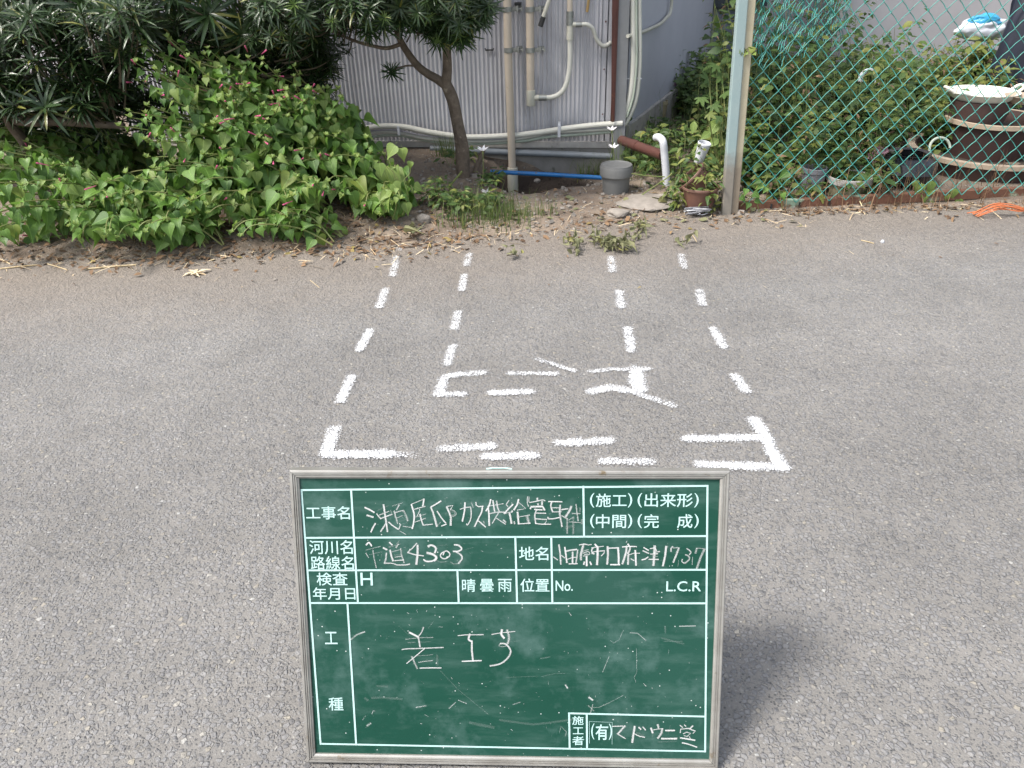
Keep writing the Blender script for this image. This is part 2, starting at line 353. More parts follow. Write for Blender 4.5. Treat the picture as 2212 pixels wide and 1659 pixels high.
grid('ground',fr(-120,120,20),fr(-120,120,20),lambda x,y:-.25,M['soil'])
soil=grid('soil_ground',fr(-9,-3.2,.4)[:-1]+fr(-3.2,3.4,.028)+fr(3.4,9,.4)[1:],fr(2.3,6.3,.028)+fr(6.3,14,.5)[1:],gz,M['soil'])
xs=fr(-30,-3,1.5)[:-1]+fr(-3,3,.12)+fr(3,30,1.5)[1:]
V=[];F=[]; ys=[-25,-8,-2,0,1,1.7,2.3]
for x in xs: V+=[(x,y,0.0) for y in ys]+[(x,Ye(x)+.12,0.0)]
k=len(ys)+1
for i in range(len(xs)-1):
    for j in range(k-1): F.append((i*k+j,(i+1)*k+j,(i+1)*k+j+1,i*k+j+1))
road=mesh('asphalt_road',V,F,M['asphalt']); road['kind']='structure'
# sprayed marks, children of the road they lie on
def c5(x,y): return G((1200+x/1.746)*S,(950+y/1.746)*S)
def c6(x,y): return G((2200+x/1.659)*S,(950+y/1.659)*S)
def sprayed(name,lines,label,seedless=0):
    # lines: (points, half width, strength start, strength end)
    cell=.0055; acc={}
    for pts,hw,s0,s1 in lines:
        L=[(p.x,p.y) for p in pts]; seg=[math.dist(a,b) for a,b in zip(L,L[1:])]; tot=sum(seg) or 1; run=0
        for (a,b),sl in zip(zip(L,L[1:]),seg):
            x0,x1=sorted((a[0],b[0])); y0,y1=sorted((a[1],b[1])); m=hw*2.3
            for i in range(math.floor((x0-m)/cell),math.ceil((x1+m)/cell)+1):
                for j in range(math.floor((y0-m)/cell),math.ceil((y1+m)/cell)+1):
                    px,py=i*cell,j*cell; t=((px-a[0])*(b[0]-a[0])+(py-a[1])*(b[1]-a[1]))/(sl*sl+1e-9); t=max(0,min(1,t))
                    d=math.hypot(px-a[0]-t*(b[0]-a[0]),py-a[1]-t*(b[1]-a[1]))
                    u=(run+t*sl)/tot; st=s0+(s1-s0)*u
                    wob=1+.22*noise.noise(Vector((px*30,py*30,2)))
                    q=d/(hw*wob); k_=max(0,min(1,(q-.45)/1.45)); val=st*.81*(1-k_*k_*(3-2*k_)) if q<1.9 else 0
                    if val>0: acc[(i,j)]=max(acc.get((i,j),0),val)
            run+=sl
    idx={};V=[];A=[];F=[]
    for (i,j) in list(acc):
        for di in(0,1):
            for dj in(0,1):
                kk=(i+di,j+dj)
                if kk not in idx: idx[kk]=len(V); V.append((kk[0]*cell,kk[1]*cell,.004)); A.append(acc.get(kk,0))
        F.append((idx[(i,j)],idx[(i+1,j)],idx[(i+1,j+1)],idx[(i,j+1)]))
    o=mesh(name,V,F,M['paint'],road); at=o.data.attributes.new('cover','FLOAT','POINT'); at.data.foreach_set('value',A)
    if label:o['label']=label
    return o
HW=.0124
for pts,st in [([(672,140),(648,270)],.62),([(600,368),(555,490)],.78),([(490,655),(418,790)],.85),([(358,985),(285,1150)],.9)]:
    sprayed('paint_dash',[([c5(*p) for p in pts],HW,st,st+.08)],None)
sprayed('paint_dash',[([c5(686,82),c5(700,92)],HW*.9,.42,.42)],'faint smudge of white paint beside the verge')
sprayed('paint_corner',[([c5(240,1345),c5(190,1500),c5(200,1522)],HW*1.15,.85,1.05),([c5(190,1522),c5(640,1522)],HW*1.1,1.1,1.05),([c5(650,1525),c5(785,1532)],HW*.9,.8,.35)],'white L corner of the outer outline, left')
for pts,st in [([(1183,122),(1163,198)],.62),([(1147,270),(1130,370)],.72),([(1106,525),(1080,640)],.75),([(1065,765),(1030,885)],.8)]:
    sprayed('paint_dash',[([c5(*p) for p in pts],HW*.95,st,st+.06)],None)
sprayed('paint_corner',[([c5(1275,952),c5(1120,962),c5(1030,975),c5(1000,1000),c5(980,1095)],HW,.72,.95),([c5(960,1106),c5(1140,1100)],HW*.85,.85,.9)],'small white bracket of the inner outline, left')
sprayed('paint_dash',[([c5(1345,1092),c5(1600,1084)],HW,1.0,.85)],None)
sprayed('paint_dash',[([G(2039*S,1497*S),G(2221*S,1499*S)],HW*.8,.75,.72)],None)
sprayed('paint_dash',[([G(2145*S,1439*S),G(2293*S,1486*S)],HW*.7,.6,.85)],None)
sprayed('paint_dash',[([c5(1000,1482),c5(1330,1465)],HW,.72,1.0)],None)
sprayed('paint_dash',[([c5(1310,1540),c5(1635,1530)],HW*1.05,1.0,.9)],None)
for pts,st in [([(402,138),(412,228)],.66),([(460,365),(470,465)],.75),([(520,612),(536,755)],.82),([(868,120),(893,206)],.6),([(988,360),(1014,450)],.78),([(1083,612),(1152,732)],.85),([(1228,925),(1302,1025)],.88)]:
    sprayed('paint_dash',[([c6(*p) for p in pts],HW,st,st+.04)],None)
sprayed('paint_letter',[([c6(268,895),c6(400,882),c6(655,880)],HW*.75,.72,.75),([c6(566,885),c6(592,1010)],HW*1.5,.9,1.05),([c6(278,1030),c6(400,1003),c6(540,1025)],HW*1.1,.95,1.0),([c6(540,1030),c6(690,1080),c6(815,1120)],HW*.8,.9,.6)],'inner right corner mark like a leaning letter')
sprayed('paint_dash',[([c6(65,1372),c6(385,1356)],HW*1.05,.95,.9)],None)
sprayed('paint_dash',[([c6(355,1490),c6(668,1497)],HW*.95,.85,.82)],None)
sprayed('paint_corner',[([c6(1358,1222),c6(1420,1320),c6(1475,1430),c6(1540,1535)],HW*1.15,1.0,1.1),([c6(910,1343),c6(1400,1336)],HW*1.05,.98,1.0),([c6(995,1513),c6(1120,1520),c6(1540,1534)],HW*1.05,.9,1.15)],'white corner of the outer outline with a second bar, right')
# ================================================================ THE CHALKBOARD
BL=G(670,1631.5); BRp=G(1546,1646); up0=Vector((-.025,.346,.938))
BX=(BRp-BL).normalized(); BY=(up0-BX*up0.dot(BX)).normalized(); BN=BX.cross(BY)   # BN faces the camera
BW=(BRp-BL).length
BMAT=Matrix.Translation(BL)@Matrix((BX,BY,BN)).transposed().to_4x4()
bd=empty('chalkboard',BL,'green construction chalkboard with silver frame leaning back on the asphalt','chalkboard',None,BMAT.to_euler())
TH=.018; FRZ=TH-.005; PANZ=.011
def bxy(sx,sy,z=PANZ): # source pixel -> board plane at depth z
    p=onp(sx*S,sy*S,BL+BN*z,BN)-BL; return Vector((p.dot(BX),p.dot(BY)))
tl=bxy(1153,1893,TH); tr=bxy(2886,1875,TH); BH=(tl.y+tr.y)/2; BW0=(tl.x+tr.x)
X0,X1,Y0,Y1=0,BW,0,BH
print('board',BW,BH,tl,tr)
FW=.0125
prof=[(0,0),(0,TH-.002),(.0015,TH),(.0042,TH),(.0045,TH-.002),(.0055,TH-.002),(.0058,TH-.0006),(.0068,TH-.0006),(.0071,TH-.0026),(.0081,TH-.0026),(.0084,TH-.0014),(.0096,TH-.0014),(.0102,TH-.003),(FW,TH-.0042),(FW,0)]
def rail_(p0,p1,inw,nm='frame_rail'):
    p0,p1,inw=Vector(p0),Vector(p1),Vector(inw); t=(p1-p0).normalized(); V=[];n=len(prof)
    for base,sg in((p0,1),(p1,-1)):
        for d,z in prof:
            q=base+inw*d+t*sg*d; V.append((q.x,q.y,z))
    F=[(i,(i+1)%n,n+(i+1)%n,n+i) for i in range(n)]+[tuple(range(n))[::-1],tuple(range(n,2*n))]
    return mesh(nm,V,F,M['alu'],bd,off=(0,0,0))
g=.0003
rail_((g,Y1,0),(X1-g,Y1,0),(0,-1,0)); rail_((X0,Y0+g,0),(X0,Y1-g,0),(1,0,0)); rail_((X1,Y1-g,0),(X1,Y0+g,0),(-1,0,0)); rail_((X1-g,Y0,0),(g,Y0,0),(0,1,0))
q=MB().box(((X0+X1)/2,(Y0+Y1)/2,PANZ/2),(X1-X0-.022,Y1-Y0-.022,PANZ)); q.obj('panel',M['board'],bd,off=(0,0,0))
q=MB(); cx=bxy(1995,1876,TH).x; q.tube([(cx-.018,Y1+.0004,TH*.5),(cx-.008,Y1+.0018,TH*.5),(cx+.008,Y1+.0018,TH*.5),(cx+.018,Y1+.0004,TH*.5)],.0011,8); q.obj('hanging_loop',M['ink'],bd,off=(0,0,0))
for sx in(.09,BW-.09):
    # back struts: from the upper back of the board down to the road behind it
    a=BMAT@Vector((sx,BH*.78,-.004)); f=Vector((a.x,a.y+.14,.006)); inv=BMAT.inverted(); A=inv@a; Bq=inv@f
    dv=(Bq-A); qd=dv.to_track_quat('Z','Y').to_matrix(); MB().box((A+Bq)/2,(.02,.009,dv.length),qd).obj('support_leg',M['wood'],bd,off=(0,0,0))
def pline(a,b,wd=.0027,name='printed_line',z=PANZ+.0004,mat='ink'):
    a,b=bxy(*a),bxy(*b); t=(b-a).normalized(); n_=Vector((-t.y,t.x))*wd/2; a=a-t*wd/2; b=b+t*wd/2
    V=[(p.x,p.y,z) for p in(a-n_,b-n_,b+n_,a+n_)]; return mesh(name,V,[(0,1,2,3)],M[mat],bd,off=(0,0,0))
Hs=[((1206,1960),(2829.6,1943)),((1220.4,2151),(2825,2144)),((1233,2281),(2825,2278.6)),((1245.4,2411.5),(2822.8,2412.8)),((1282.7,2974.5),(2820.3,3005)),((2276.3,2852.6),(2820.3,2865.7))]
Vs=[((1206,1960),(1282.7,2974.5)),((2829.6,1943),(2820.3,3005)),((1404.9,1961),(1432,2411)),((2333.2,1946.3),(2335.9,2144)),((2061.3,2147.3),(2068.4,2411)),((2205,2147.3),(2209.4,2411)),((1829.7,2281),(1835.1,2411)),((1390.2,2412),(1425,2977)),((2276.3,2852),(2278.5,2992)),((2346.8,2854.8),(2348.1,2993))]
zz=0
for i,(a,b) in enumerate(Hs): pline(a,b,z=PANZ+.0004)
for i,(a,b) in enumerate(Vs): pline(a,b,z=PANZ+.0006+i*.00002)
pline((2357,2885),(2449,2889),.0004,'sticker_edge'); pline((2357,2885),(2358,2972),.0005,'sticker_edge',PANZ+.0008); pline((2449,2889),(2448,2976),.0004,'sticker_edge',PANZ+.0009)
def text(s,box,org,sc,bold=.018):
    x0,y0,x1,y1=[v/sc for v in box]; ox,oy=org
    a=(bxy(ox+x0,oy+y0)+bxy(ox+x0,oy+y1)); b=(bxy(ox+x1,oy+y0)+bxy(ox+x1,oy+y1))
    X_0,X_1=a.x/2,b.x/2; Yt=(bxy(ox+x0,oy+y0).y+bxy(ox+x1,oy+y0).y)/2; Yb=(bxy(ox+x0,oy+y1).y+bxy(ox+x1,oy+y1).y)/2
    c=bpy.data.curves.new('t','FONT'); c.body=s; c.offset=0; c.resolution_u=3; c.fill_mode='FRONT'
    o=bpy.data.objects.new('t',c); me=bpy.data.meshes.new_from_object(o); n=len(me.vertices); co=np.zeros(n*3); me.vertices.foreach_get('co',co); co=co.reshape(-1,3)
    mn,mxx=co.min(0),co.max(0)
    co[:,0]=X_0+(co[:,0]-mn[0])/(mxx[0]-mn[0])*(X_1-X_0); co[:,1]=Yb+(co[:,1]-mn[1])/(mxx[1]-mn[1])*(Yt-Yb)
    sh=(bxy(ox+x1,oy+y1).y-bxy(ox+x0,oy+y1).y)/max(1e-6,(X_1-X_0)); co[:,1]+=sh*(co[:,0]-(X_0+X_1)/2)
    # bolder strokes: the glyph laid down again a hair to each side
    fs=[tuple(p.vertices) for p in me.polygons]; V=[];F=[]; dl=bold*.011
    for k,(ux,uy) in enumerate(((0,0),(1,0),(-1,0),(0,1),(0,-1),(.7,.7),(-.7,-.7),(.7,-.7),(-.7,.7)) if bold else ((0,0),)):
        b=len(V); V+=[(p[0]+ux*dl,p[1]+uy*dl,PANZ+.0005+k*.00001) for p in co]; F+=[tuple(b+i for i in f) for f in fs]
    bpy.data.meshes.remove(me); me=bpy.data.meshes.new('printed_text'); me.from_pydata(V,[],F); me.materials.append(M['ink'])
    bpy.data.objects.remove(o); bpy.data.curves.remove(c); t=bpy.data.objects.new('printed_text',me); link(t,bd); return t
A1=((1100,1850),1.8433); A2=((2000,1850),2.212); A3=((1150,2350),2.298); A4=((2000,2350),2.298)
for s,bx,(o_,s_) in [('工事名',(230,322,552,418),A1),('河川名',(255,572,572,675),A1),('路線名',(265,690,580,788),A1),('検査',(308,812,535,905),A1),('年月日',(280,920,592,1010),A1),('H',(632,812,720,905),A1),
  ('晴',(1380,858,1478,952),A1),('曇',(1512,858,1612,952),A1),('雨',(1645,858,1745,952),A1),('地名',(1800,620,2015,720),A1),('位置',(1810,855,2020,952),A1),('No.',(2070,870,2195,945),A1),
  ('(',(795,270,835,397),A2),('施工',(850,275,1120,392),A2),(')',(1130,270,1170,397),A2),('(',(1217,270,1257,397),A2),('出来形',(1280,272,1705,392),A2),(')',(1718,270,1758,397),A2),
  ('(',(797,455,837,580),A2),('中間',(850,458,1115,578),A2),(')',(1130,455,1170,580),A2),('(',(1217,455,1257,580),A2),('完',(1275,458,1405,578),A2),('成',(1568,458,1702,578),A2),(')',(1718,455,1758,580),A2),
  ('L.C.R',(1472,1050,1778,1138),A2),('工',(345,407,458,518),A3),('種',(380,1010,512,1128),A3),('施',(665,1180,768,1260),A4),('工',(670,1285,766,1345),A4),('者',(665,1365,770,1446),A4),
  ('(',(838,1248,868,1395),A4),('有',(880,1258,992,1398),A4),(')',(1000,1250,1030,1398),A4)]:
    text(s,bx,o_,s_,.0 if s in'()' else .030 if s=='有' else .016)
# handwriting: every stroke a chalk ribbon; (stroke points, width px, cover)
def chalk_char(strokes,org,sc,label=None,name='chalk_character'):
    V=[];F=[];UV=[];A=[]; ox,oy=org; lift=0
    for st in strokes:
        pts,wd=st[0],st[1]; cov=st[2] if len(st)>2 else .75
        P=[bxy(ox+x/sc,oy+y/sc) for x,y in pts]
        if len(P)>2 and len(st)>3: P=[Vector((q.x,q.y)) for q in bez([(p.x,p.y,0) for p in P],6)]
        W=wd/sc*.000364*.5
        n=len(P); b=len(V); lift+=.00003; run=0
        for i in range(n):
            t=(P[min(i+1,n-1)]-P[max(i-1,0)]).normalized(); nn=Vector((-t.y,t.x)); p=P[i]
            if i==0:p=p-t*W*.4
            if i==n-1:p=p+t*W*.4
            if i: run+=(P[i]-P[i-1]).length
            for k,sd in enumerate((-1,0,1)):
                q=p+nn*W*sd; V.append((q.x,q.y,PANZ+.0007+lift)); A.append(cov*(1 if sd==0 else .62))
                UV.append((run*100+b*.37,(sd+1)/2+b*.13))
        for i in range(n-1):
            for k in(0,1):
                F.append((b+i*3+k,b+(i+1)*3+k,b+(i+1)*3+k+1,b+i*3+k+1))
    luv=[UV[i] for f in F for i in f]
    o=mesh(name,V,F,M['chalk'],bd,off=(0,0,0),uv=luv); at=o.data.attributes.new('cover','FLOAT','POINT'); at.data.foreach_set('value',A)
    if label:o['label']=label
    return o
K1=((1440,1970),4.8087);K2=((1880,1970),4.8087);K3=((1440,2150),4.8087);K4=((2200,2150),6.9125);K5=((2500,2150),6.506);K6=((1600,2480),4.6083);K7=((2340,2860),4.6083)
CH=[
(K1,[([(95,285),(180,325),(275,380)],36,.9),([(135,435),(255,470)],38,.85),([(300,590),(250,670),(212,755)],32,.85),([(455,230),(480,400),(505,560),(530,750)],36,.85),([(325,405),(365,460),(405,500)],28,.8),([(345,345),(430,295),(550,250)],14,.45),([(375,430),(560,355)],22,.7),([(395,498),(520,450),(620,415)],26,.8),([(500,590),(450,670),(400,745)],34,.75),([(555,565),(620,625),(730,700)],30,.85)]),
(K1,[([(620,258),(820,195)],14,.6),([(755,235),(705,330)],28,.75),([(660,350),(690,470),(725,590)],34,.65),([(665,385),(830,340)],24,.7),([(835,340),(880,430),(920,540)],44,.6),([(700,490),(820,440)],20,.6),([(735,560),(905,510)],12,.3),([(800,605),(930,575)],10,.4),([(590,340),(625,410)],30,.45),([(785,610),(745,710)],24,.75),([(765,735),(890,805)],14,.7),([(830,645),(985,665)],24,.65)]),
(K1,[([(985,225),(1200,135),(1235,125)],20,.7),([(1232,120),(1210,255)],34,.9),([(990,230),(1025,340),(1045,450),(1030,590),(1005,690)],34,.9,1),([(1050,320),(1255,260)],24,.75),([(1150,315),(1150,350),(1105,440)],20,.75),([(1055,475),(1265,408)],20,.6),([(1060,565),(1265,490)],16,.75),([(1155,410),(1180,510),(1215,620)],28,.85),([(1215,622),(1400,605)],22,.8)]),
(K1,[([(1560,160),(1470,215),(1365,275)],30,.9,1),([(1365,285),(1410,390),(1440,500),(1480,650)],42,.8),([(1480,650),(1550,570)],12,.6),([(1485,355),(1560,475),(1650,585)],28,.85),([(1570,640),(1665,605)],24,.9),([(1670,265),(1790,245),(1740,325)],22,.85),([(1670,275),(1720,380),(1750,480),(1745,625)],44,.8),([(1740,330),(1810,345),(1850,400),(1830,440),(1770,455)],24,.6,1),([(1750,370),(1810,370),(1830,420),(1760,430)],24,.45)]),
(K1,[([(2020,190),(2010,350),(1970,550)],32,.9,1),([(1925,320),(2030,285),(2130,275)],22,.8),([(2130,285),(2140,400),(2125,520),(2070,620),(2050,600)],24,.8,1),([(2140,190),(2175,280)],24,.5),([(1935,195),(1950,215)],20,.4),([(1930,560),(1930,560)],8,.4)]),
(K2,[([(115,185),(120,240),(160,270),(255,260)],26,.85),([(240,275),(225,370),(160,500),(90,650)],32,.85,1),([(160,540),(220,590),(300,660)],28,.85),([(260,545),(280,585)],28,.6),([(35,180),(65,280)],20,.4)]),
(K2,[([(400,130),(370,240),(310,350)],34,.9,1),([(350,260),(365,420),(372,630)],34,.9),([(440,150),(455,250),(475,360)],34,.8),([(510,160),(530,280),(560,355)],32,.75),([(380,255),(640,212)],18,.75),([(360,405),(520,375),(680,375)],26,.75,1),([(550,390),(480,500),(430,590)],24,.75),([(510,490),(600,550),(685,605)],22,.8)]),
(K2,[([(750,150),(700,225),(730,265)],24,.75,1),([(825,225),(740,310),(660,400)],36,.9),([(665,400),(820,365)],22,.7),([(760,400),(780,480),(800,590)],40,.85),([(640,525),(690,570)],36,.7),([(850,555),(860,600)],30,.75),([(810,340),(812,360)],30,.8)]),
(K2,[([(935,130),(905,230),(845,330)],34,.9,1),([(940,190),(1075,305),(910,335)],20,.75),([(915,375),(935,590)],40,.85),([(945,465),(1150,430)],18,.75),([(1095,440),(1140,590)],60,.6),([(925,600),(1160,585)],24,.85),([(1040,500),(1040,817)],5,.3)]),
(K2,[([(1105,75),(1100,200),(1125,265)],18,.8),([(1135,80),(1130,180)],18,.75),([(1145,190),(1280,165),(1400,140),(1445,160)],22,.85,1),([(1295,105),(1300,150)],40,.8),([(1160,310),(1175,270),(1400,265),(1430,330)],40,.9),([(1305,210),(1310,235)],36,.75),([(1385,170),(1385,230)],40,.8),([(1240,320),(1390,330)],30,.9),([(1275,340),(1245,440),(1265,590)],28,.85,1),([(1280,392),(1460,395)],24,.85),([(1260,500),(1480,515),(1445,590)],24,.8),([(1260,590),(1380,605),(1555,605)],24,.85)]),
(K2,[([(1510,170),(1770,175)],26,.9),([(1570,180),(1555,260),(1590,370)],34,.85,1),([(1585,290),(1720,290)],22,.8),([(1600,370),(1760,365)],20,.75),([(1500,470),(1510,500),(1600,500),(1720,475)],26,.85,1),([(1735,240),(1725,370),(1745,520),(1770,650)],38,.75,1),([(1760,325),(1885,308)],28,.8)]),
(K2,[([(1950,265),(1910,350),(1840,460)],50,.75,1),([(1765,445),(1840,490),(1880,500)],30,.7),([(1870,510),(1868,780)],42,.55),([(1985,470),(1990,620),(1985,790)],44,.5),([(1900,525),(1990,470)],18,.6),([(1900,560),(2130,575)],18,.65),([(1965,400),(2120,400)],28,.6),([(2040,220),(2055,360),(2080,540)],30,.65),([(2115,290),(2110,360)],34,.45),([(2150,520),(2150,600)],40,.5),([(1840,680),(1960,640)],50,.25)]),
(K3,[([(120,140),(175,95),(225,160)],34,.9,1),([(115,240),(400,165)],20,.55),([(115,295),(170,385)],18,.7),([(250,235),(270,380),(315,580)],26,.6),([(185,330),(430,265),(405,375)],16,.45),([(380,425),(385,435)],22,.7)]),
(K3,[([(570,90),(620,140)],34,.85),([(755,65),(710,115)],16,.55),([(550,185),(780,120)],18,.5),([(740,125),(695,190)],30,.7),([(450,195),(520,230)],36,.85),([(510,295),(500,400),(480,480)],38,.7),([(580,240),(610,370),(640,445)],42,.85),([(615,270),(790,225)],18,.6),([(785,205),(800,320),(850,480)],36,.6),([(665,335),(800,320)],14,.5),([(670,375),(810,350)],20,.7),([(670,440),(845,425)],22,.85),([(470,490),(620,490),(720,520),(880,520),(960,505)],30,.75,1)]),
(K3,[([(1095,105),(1010,200),(915,285)],26,.8),([(920,285),(1050,325),(1225,350)],28,.8),([(1110,145),(1110,300),(1085,510)],48,.8)]),
(K3,[([(1310,165),(1380,145),(1460,200),(1440,290)],44,.85,1),([(1290,290),(1400,320),(1470,380),(1430,440)],52,.85,1),([(1225,420),(1280,455),(1380,450),(1440,425)],34,.85,1)]),
(K3,[([(1660,250),(1570,300),(1550,360),(1610,405),(1690,380),(1730,320),(1680,260),(1625,270),(1600,330)],28,.85,1),([(1480,440),(1550,470),(1670,460)],20,.45),([(1475,160),(1680,135),(1680,190)],14,.35)]),
(K3,[([(1815,135),(1900,150),(1955,215),(1890,260),(1795,262)],36,.85,1),([(1860,275),(1950,340),(1960,410),(1900,490)],40,.75,1),([(1740,465),(1810,505),(1900,495)],16,.6,1),([(2020,230),(2185,185)],14,.22)]),
(K4,[([(245,195),(275,400),(300,735)],50,.8),([(95,530),(210,615)],30,.85),([(320,490),(405,560)],34,.8)]),
(K4,[([(410,265),(435,450),(465,690)],48,.9),([(460,370),(560,345),(735,325)],46,.85),([(765,335),(745,520),(715,705)],48,.7),([(625,395),(620,700)],52,.85),([(470,600),(600,555),(760,530)],34,.75),([(520,722),(760,718)],30,.95)]),
(K4,[([(810,200),(940,175),(1030,190)],34,.85),([(1050,205),(1145,185)],30,.8),([(920,195),(880,350),(850,470),(855,610)],66,.75),([(900,375),(1075,325)],26,.7),([(910,430),(1050,385),(1095,440),(1060,470)],34,.7,1),([(950,460),(1040,455)],30,.8),([(915,505),(1040,500)],26,.8),([(1010,525),(1015,775)],56,.95),([(950,665),(930,740)],46,.9),([(1105,665),(1140,745)],46,.9)]),
(K4,[([(1240,180),(1310,260)],54,.9),([(1150,280),(1330,255),(1480,235)],28,.85),([(1180,285),(1150,370),(1215,450)],48,.8,1),([(1200,390),(1400,365),(1510,360),(1490,430),(1420,500)],34,.85),([(1315,250),(1315,500),(1300,745)],68,.85)]),
(K4,[([(1590,245),(1600,450),(1580,730)],66,.8),([(1620,290),(1870,280)],38,.9),([(1880,275),(1895,500),(1900,745)],58,.9),([(1670,745),(1930,745)],44,.9)]),
(K5,[([(50,90),(30,130)],20,.8),([(75,165),(110,220)],46,.9),([(-70,240),(60,225),(300,232)],34,.9),([(40,220),(20,400),(-70,680)],60,.8,1),([(130,240),(120,320),(70,410)],52,.75,1),([(85,420),(75,690)],56,.8),([(110,445),(220,405),(380,400)],28,.8),([(265,330),(275,500),(285,720)],50,.9),([(155,550),(235,595)],30,.85)]),
(K5,[([(485,255),(610,330)],36,.9),([(465,340),(620,410)],36,.85),([(435,575),(520,555),(600,500)],36,.9,1),([(770,215),(765,400),(735,720)],74,.75),([(650,285),(790,260),(815,340)],30,.85),([(740,380),(900,360)],30,.8),([(660,425),(850,415)],32,.85),([(700,470),(850,490)],20,.6),([(620,560),(870,565)],34,.9)]),
(K5,[([(1070,225),(1040,480),(985,730)],58,.85),([(930,580),(990,600)],20,.4)]),
(K5,[([(1240,230),(1195,280),(1195,360)],46,.75),([(1250,265),(1420,265)],20,.75),([(1395,275),(1330,450),(1255,640)],52,.75),([(1155,720),(1155,750)],18,.6),([(1390,580),(1375,750)],16,.5)]),
(K5,[([(1605,280),(1710,370),(1670,440)],34,.75,1),([(1570,445),(1650,480),(1670,560),(1560,660)],46,.7,1),([(1490,560),(1480,620),(1540,665)],34,.75,1),([(1755,505),(1745,700)],16,.75)]),
(K5,[([(1870,280),(1830,400)],60,.6),([(1850,275),(1950,275),(2090,300)],26,.65,1),([(2065,300),(1970,500),(1860,800)],62,.65)]),
(K6,[([(175,225),(340,310)],42,.9),([(435,130),(400,220),(350,285)],28,.75,1),([(105,350),(350,325),(610,315)],22,.55,1),([(340,310),(355,400),(370,490)],36,.75),([(150,412),(280,405)],20,.5),([(380,405),(560,395)],18,.35),([(40,540),(150,525),(450,515),(800,500)],24,.8,1),([(455,520),(290,660),(125,795)],22,.85,1),([(220,670),(270,780),(320,890)],40,.6),([(270,660),(610,632)],10,.6),([(685,640),(690,830)],40,.3),([(345,775),(450,755),(605,740)],24,.6,1),([(370,880),(560,875),(760,875)],26,.85)]),
(K6,[([(1070,285),(1200,270),(1540,265)],22,.8),([(1290,255),(1265,350),(1310,385)],40,.85,1),([(1325,380),(1325,560),(1345,740)],38,.85),([(1145,757),(1500,742)],26,.95)]),
(K6,[([(1690,262),(1840,235),(2120,205)],18,.85),([(1880,175),(1870,260),(1920,330)],44,.9,1),([(1975,180),(2010,320),(1985,430)],54,.65,1),([(1930,440),(1860,430),(1825,465),(1880,490),(1960,470)],18,.6,1),([(1850,430),(1950,440),(2040,560),(1990,690),(1850,800),(1660,840)],36,.8,1),([(2040,390),(2212,380)],8,.35)]),
(K7,[([(500,205),(700,198)],22,.9),([(735,195),(670,270),(600,345)],42,.8,1),([(620,355),(745,430)],24,.85)]),
(K7,[([(915,205),(890,350),(870,500)],44,.85),([(910,340),(1000,385),(1100,405)],24,.85),([(950,320),(1080,370)],36,.3),([(990,220),(1030,260)],30,.85),([(1065,215),(1115,270)],28,.8)]),
(K7,[([(1215,235),(1245,325)],38,.9),([(1340,170),(1355,240)],38,.8),([(1260,265),(1430,245)],22,.7),([(1425,245),(1400,340),(1340,420)],46,.75,1)]),
(K7,[([(1480,280),(1650,280)],34,.9),([(1410,430),(1690,430)],40,.9),([(1350,490),(1680,480)],26,.3)]),
(K7,[([(1750,185),(1800,225)],24,.85),([(1830,175),(1860,205)],24,.8),([(1985,195),(1930,250)],36,.75),([(1755,320),(1760,255),(1900,240),(2030,290),(1990,330)],26,.8),([(1810,340),(1870,310),(1945,330),(1880,390),(1820,370)],24,.75),([(1755,415),(1890,435),(2025,460)],34,.9),([(1920,390),(1940,430)],20,.8),([(1790,505),(1900,530),(2060,585)],28,.9,1)]),
]
for (o_,s_),st in CH: chalk_char(st,o_,s_)
# loose chalk scratches, smears and specks from earlier writing
SC=[]
rr=random.Random(3)
for i in range(150):
    x=rr.uniform(1440,2800); y=rr.uniform(2425,2960)
    if y>2840 and x>2260: continue
    l=rr.choice([3,4,5,8,16]); a=rr.gauss(1.4,.5) if x>2050 else rr.gauss(.2,.9)
    if rr.random()<.7: l=rr.uniform(1.5,3.5)
    SC.append(([(x,y),(x+l*math.cos(a),y+l*math.sin(a))],rr.uniform(.8,2.6),rr.uniform(.25,.8)))
for i in range(60):
    x=rr.uniform(1440,2320); y=rr.uniform(1975,2130) if i%2 else rr.uniform(2165,2270)
    SC.append(([(x,y),(x+rr.uniform(1,7),y+rr.uniform(-4,4))],rr.uniform(1.2,4),rr.uniform(.25,.6)))
def p4(x,y): return (2000+x/2.298,2350+y/2.298)
def p3(x,y): return (1150+x/2.298,2350+y/2.298)
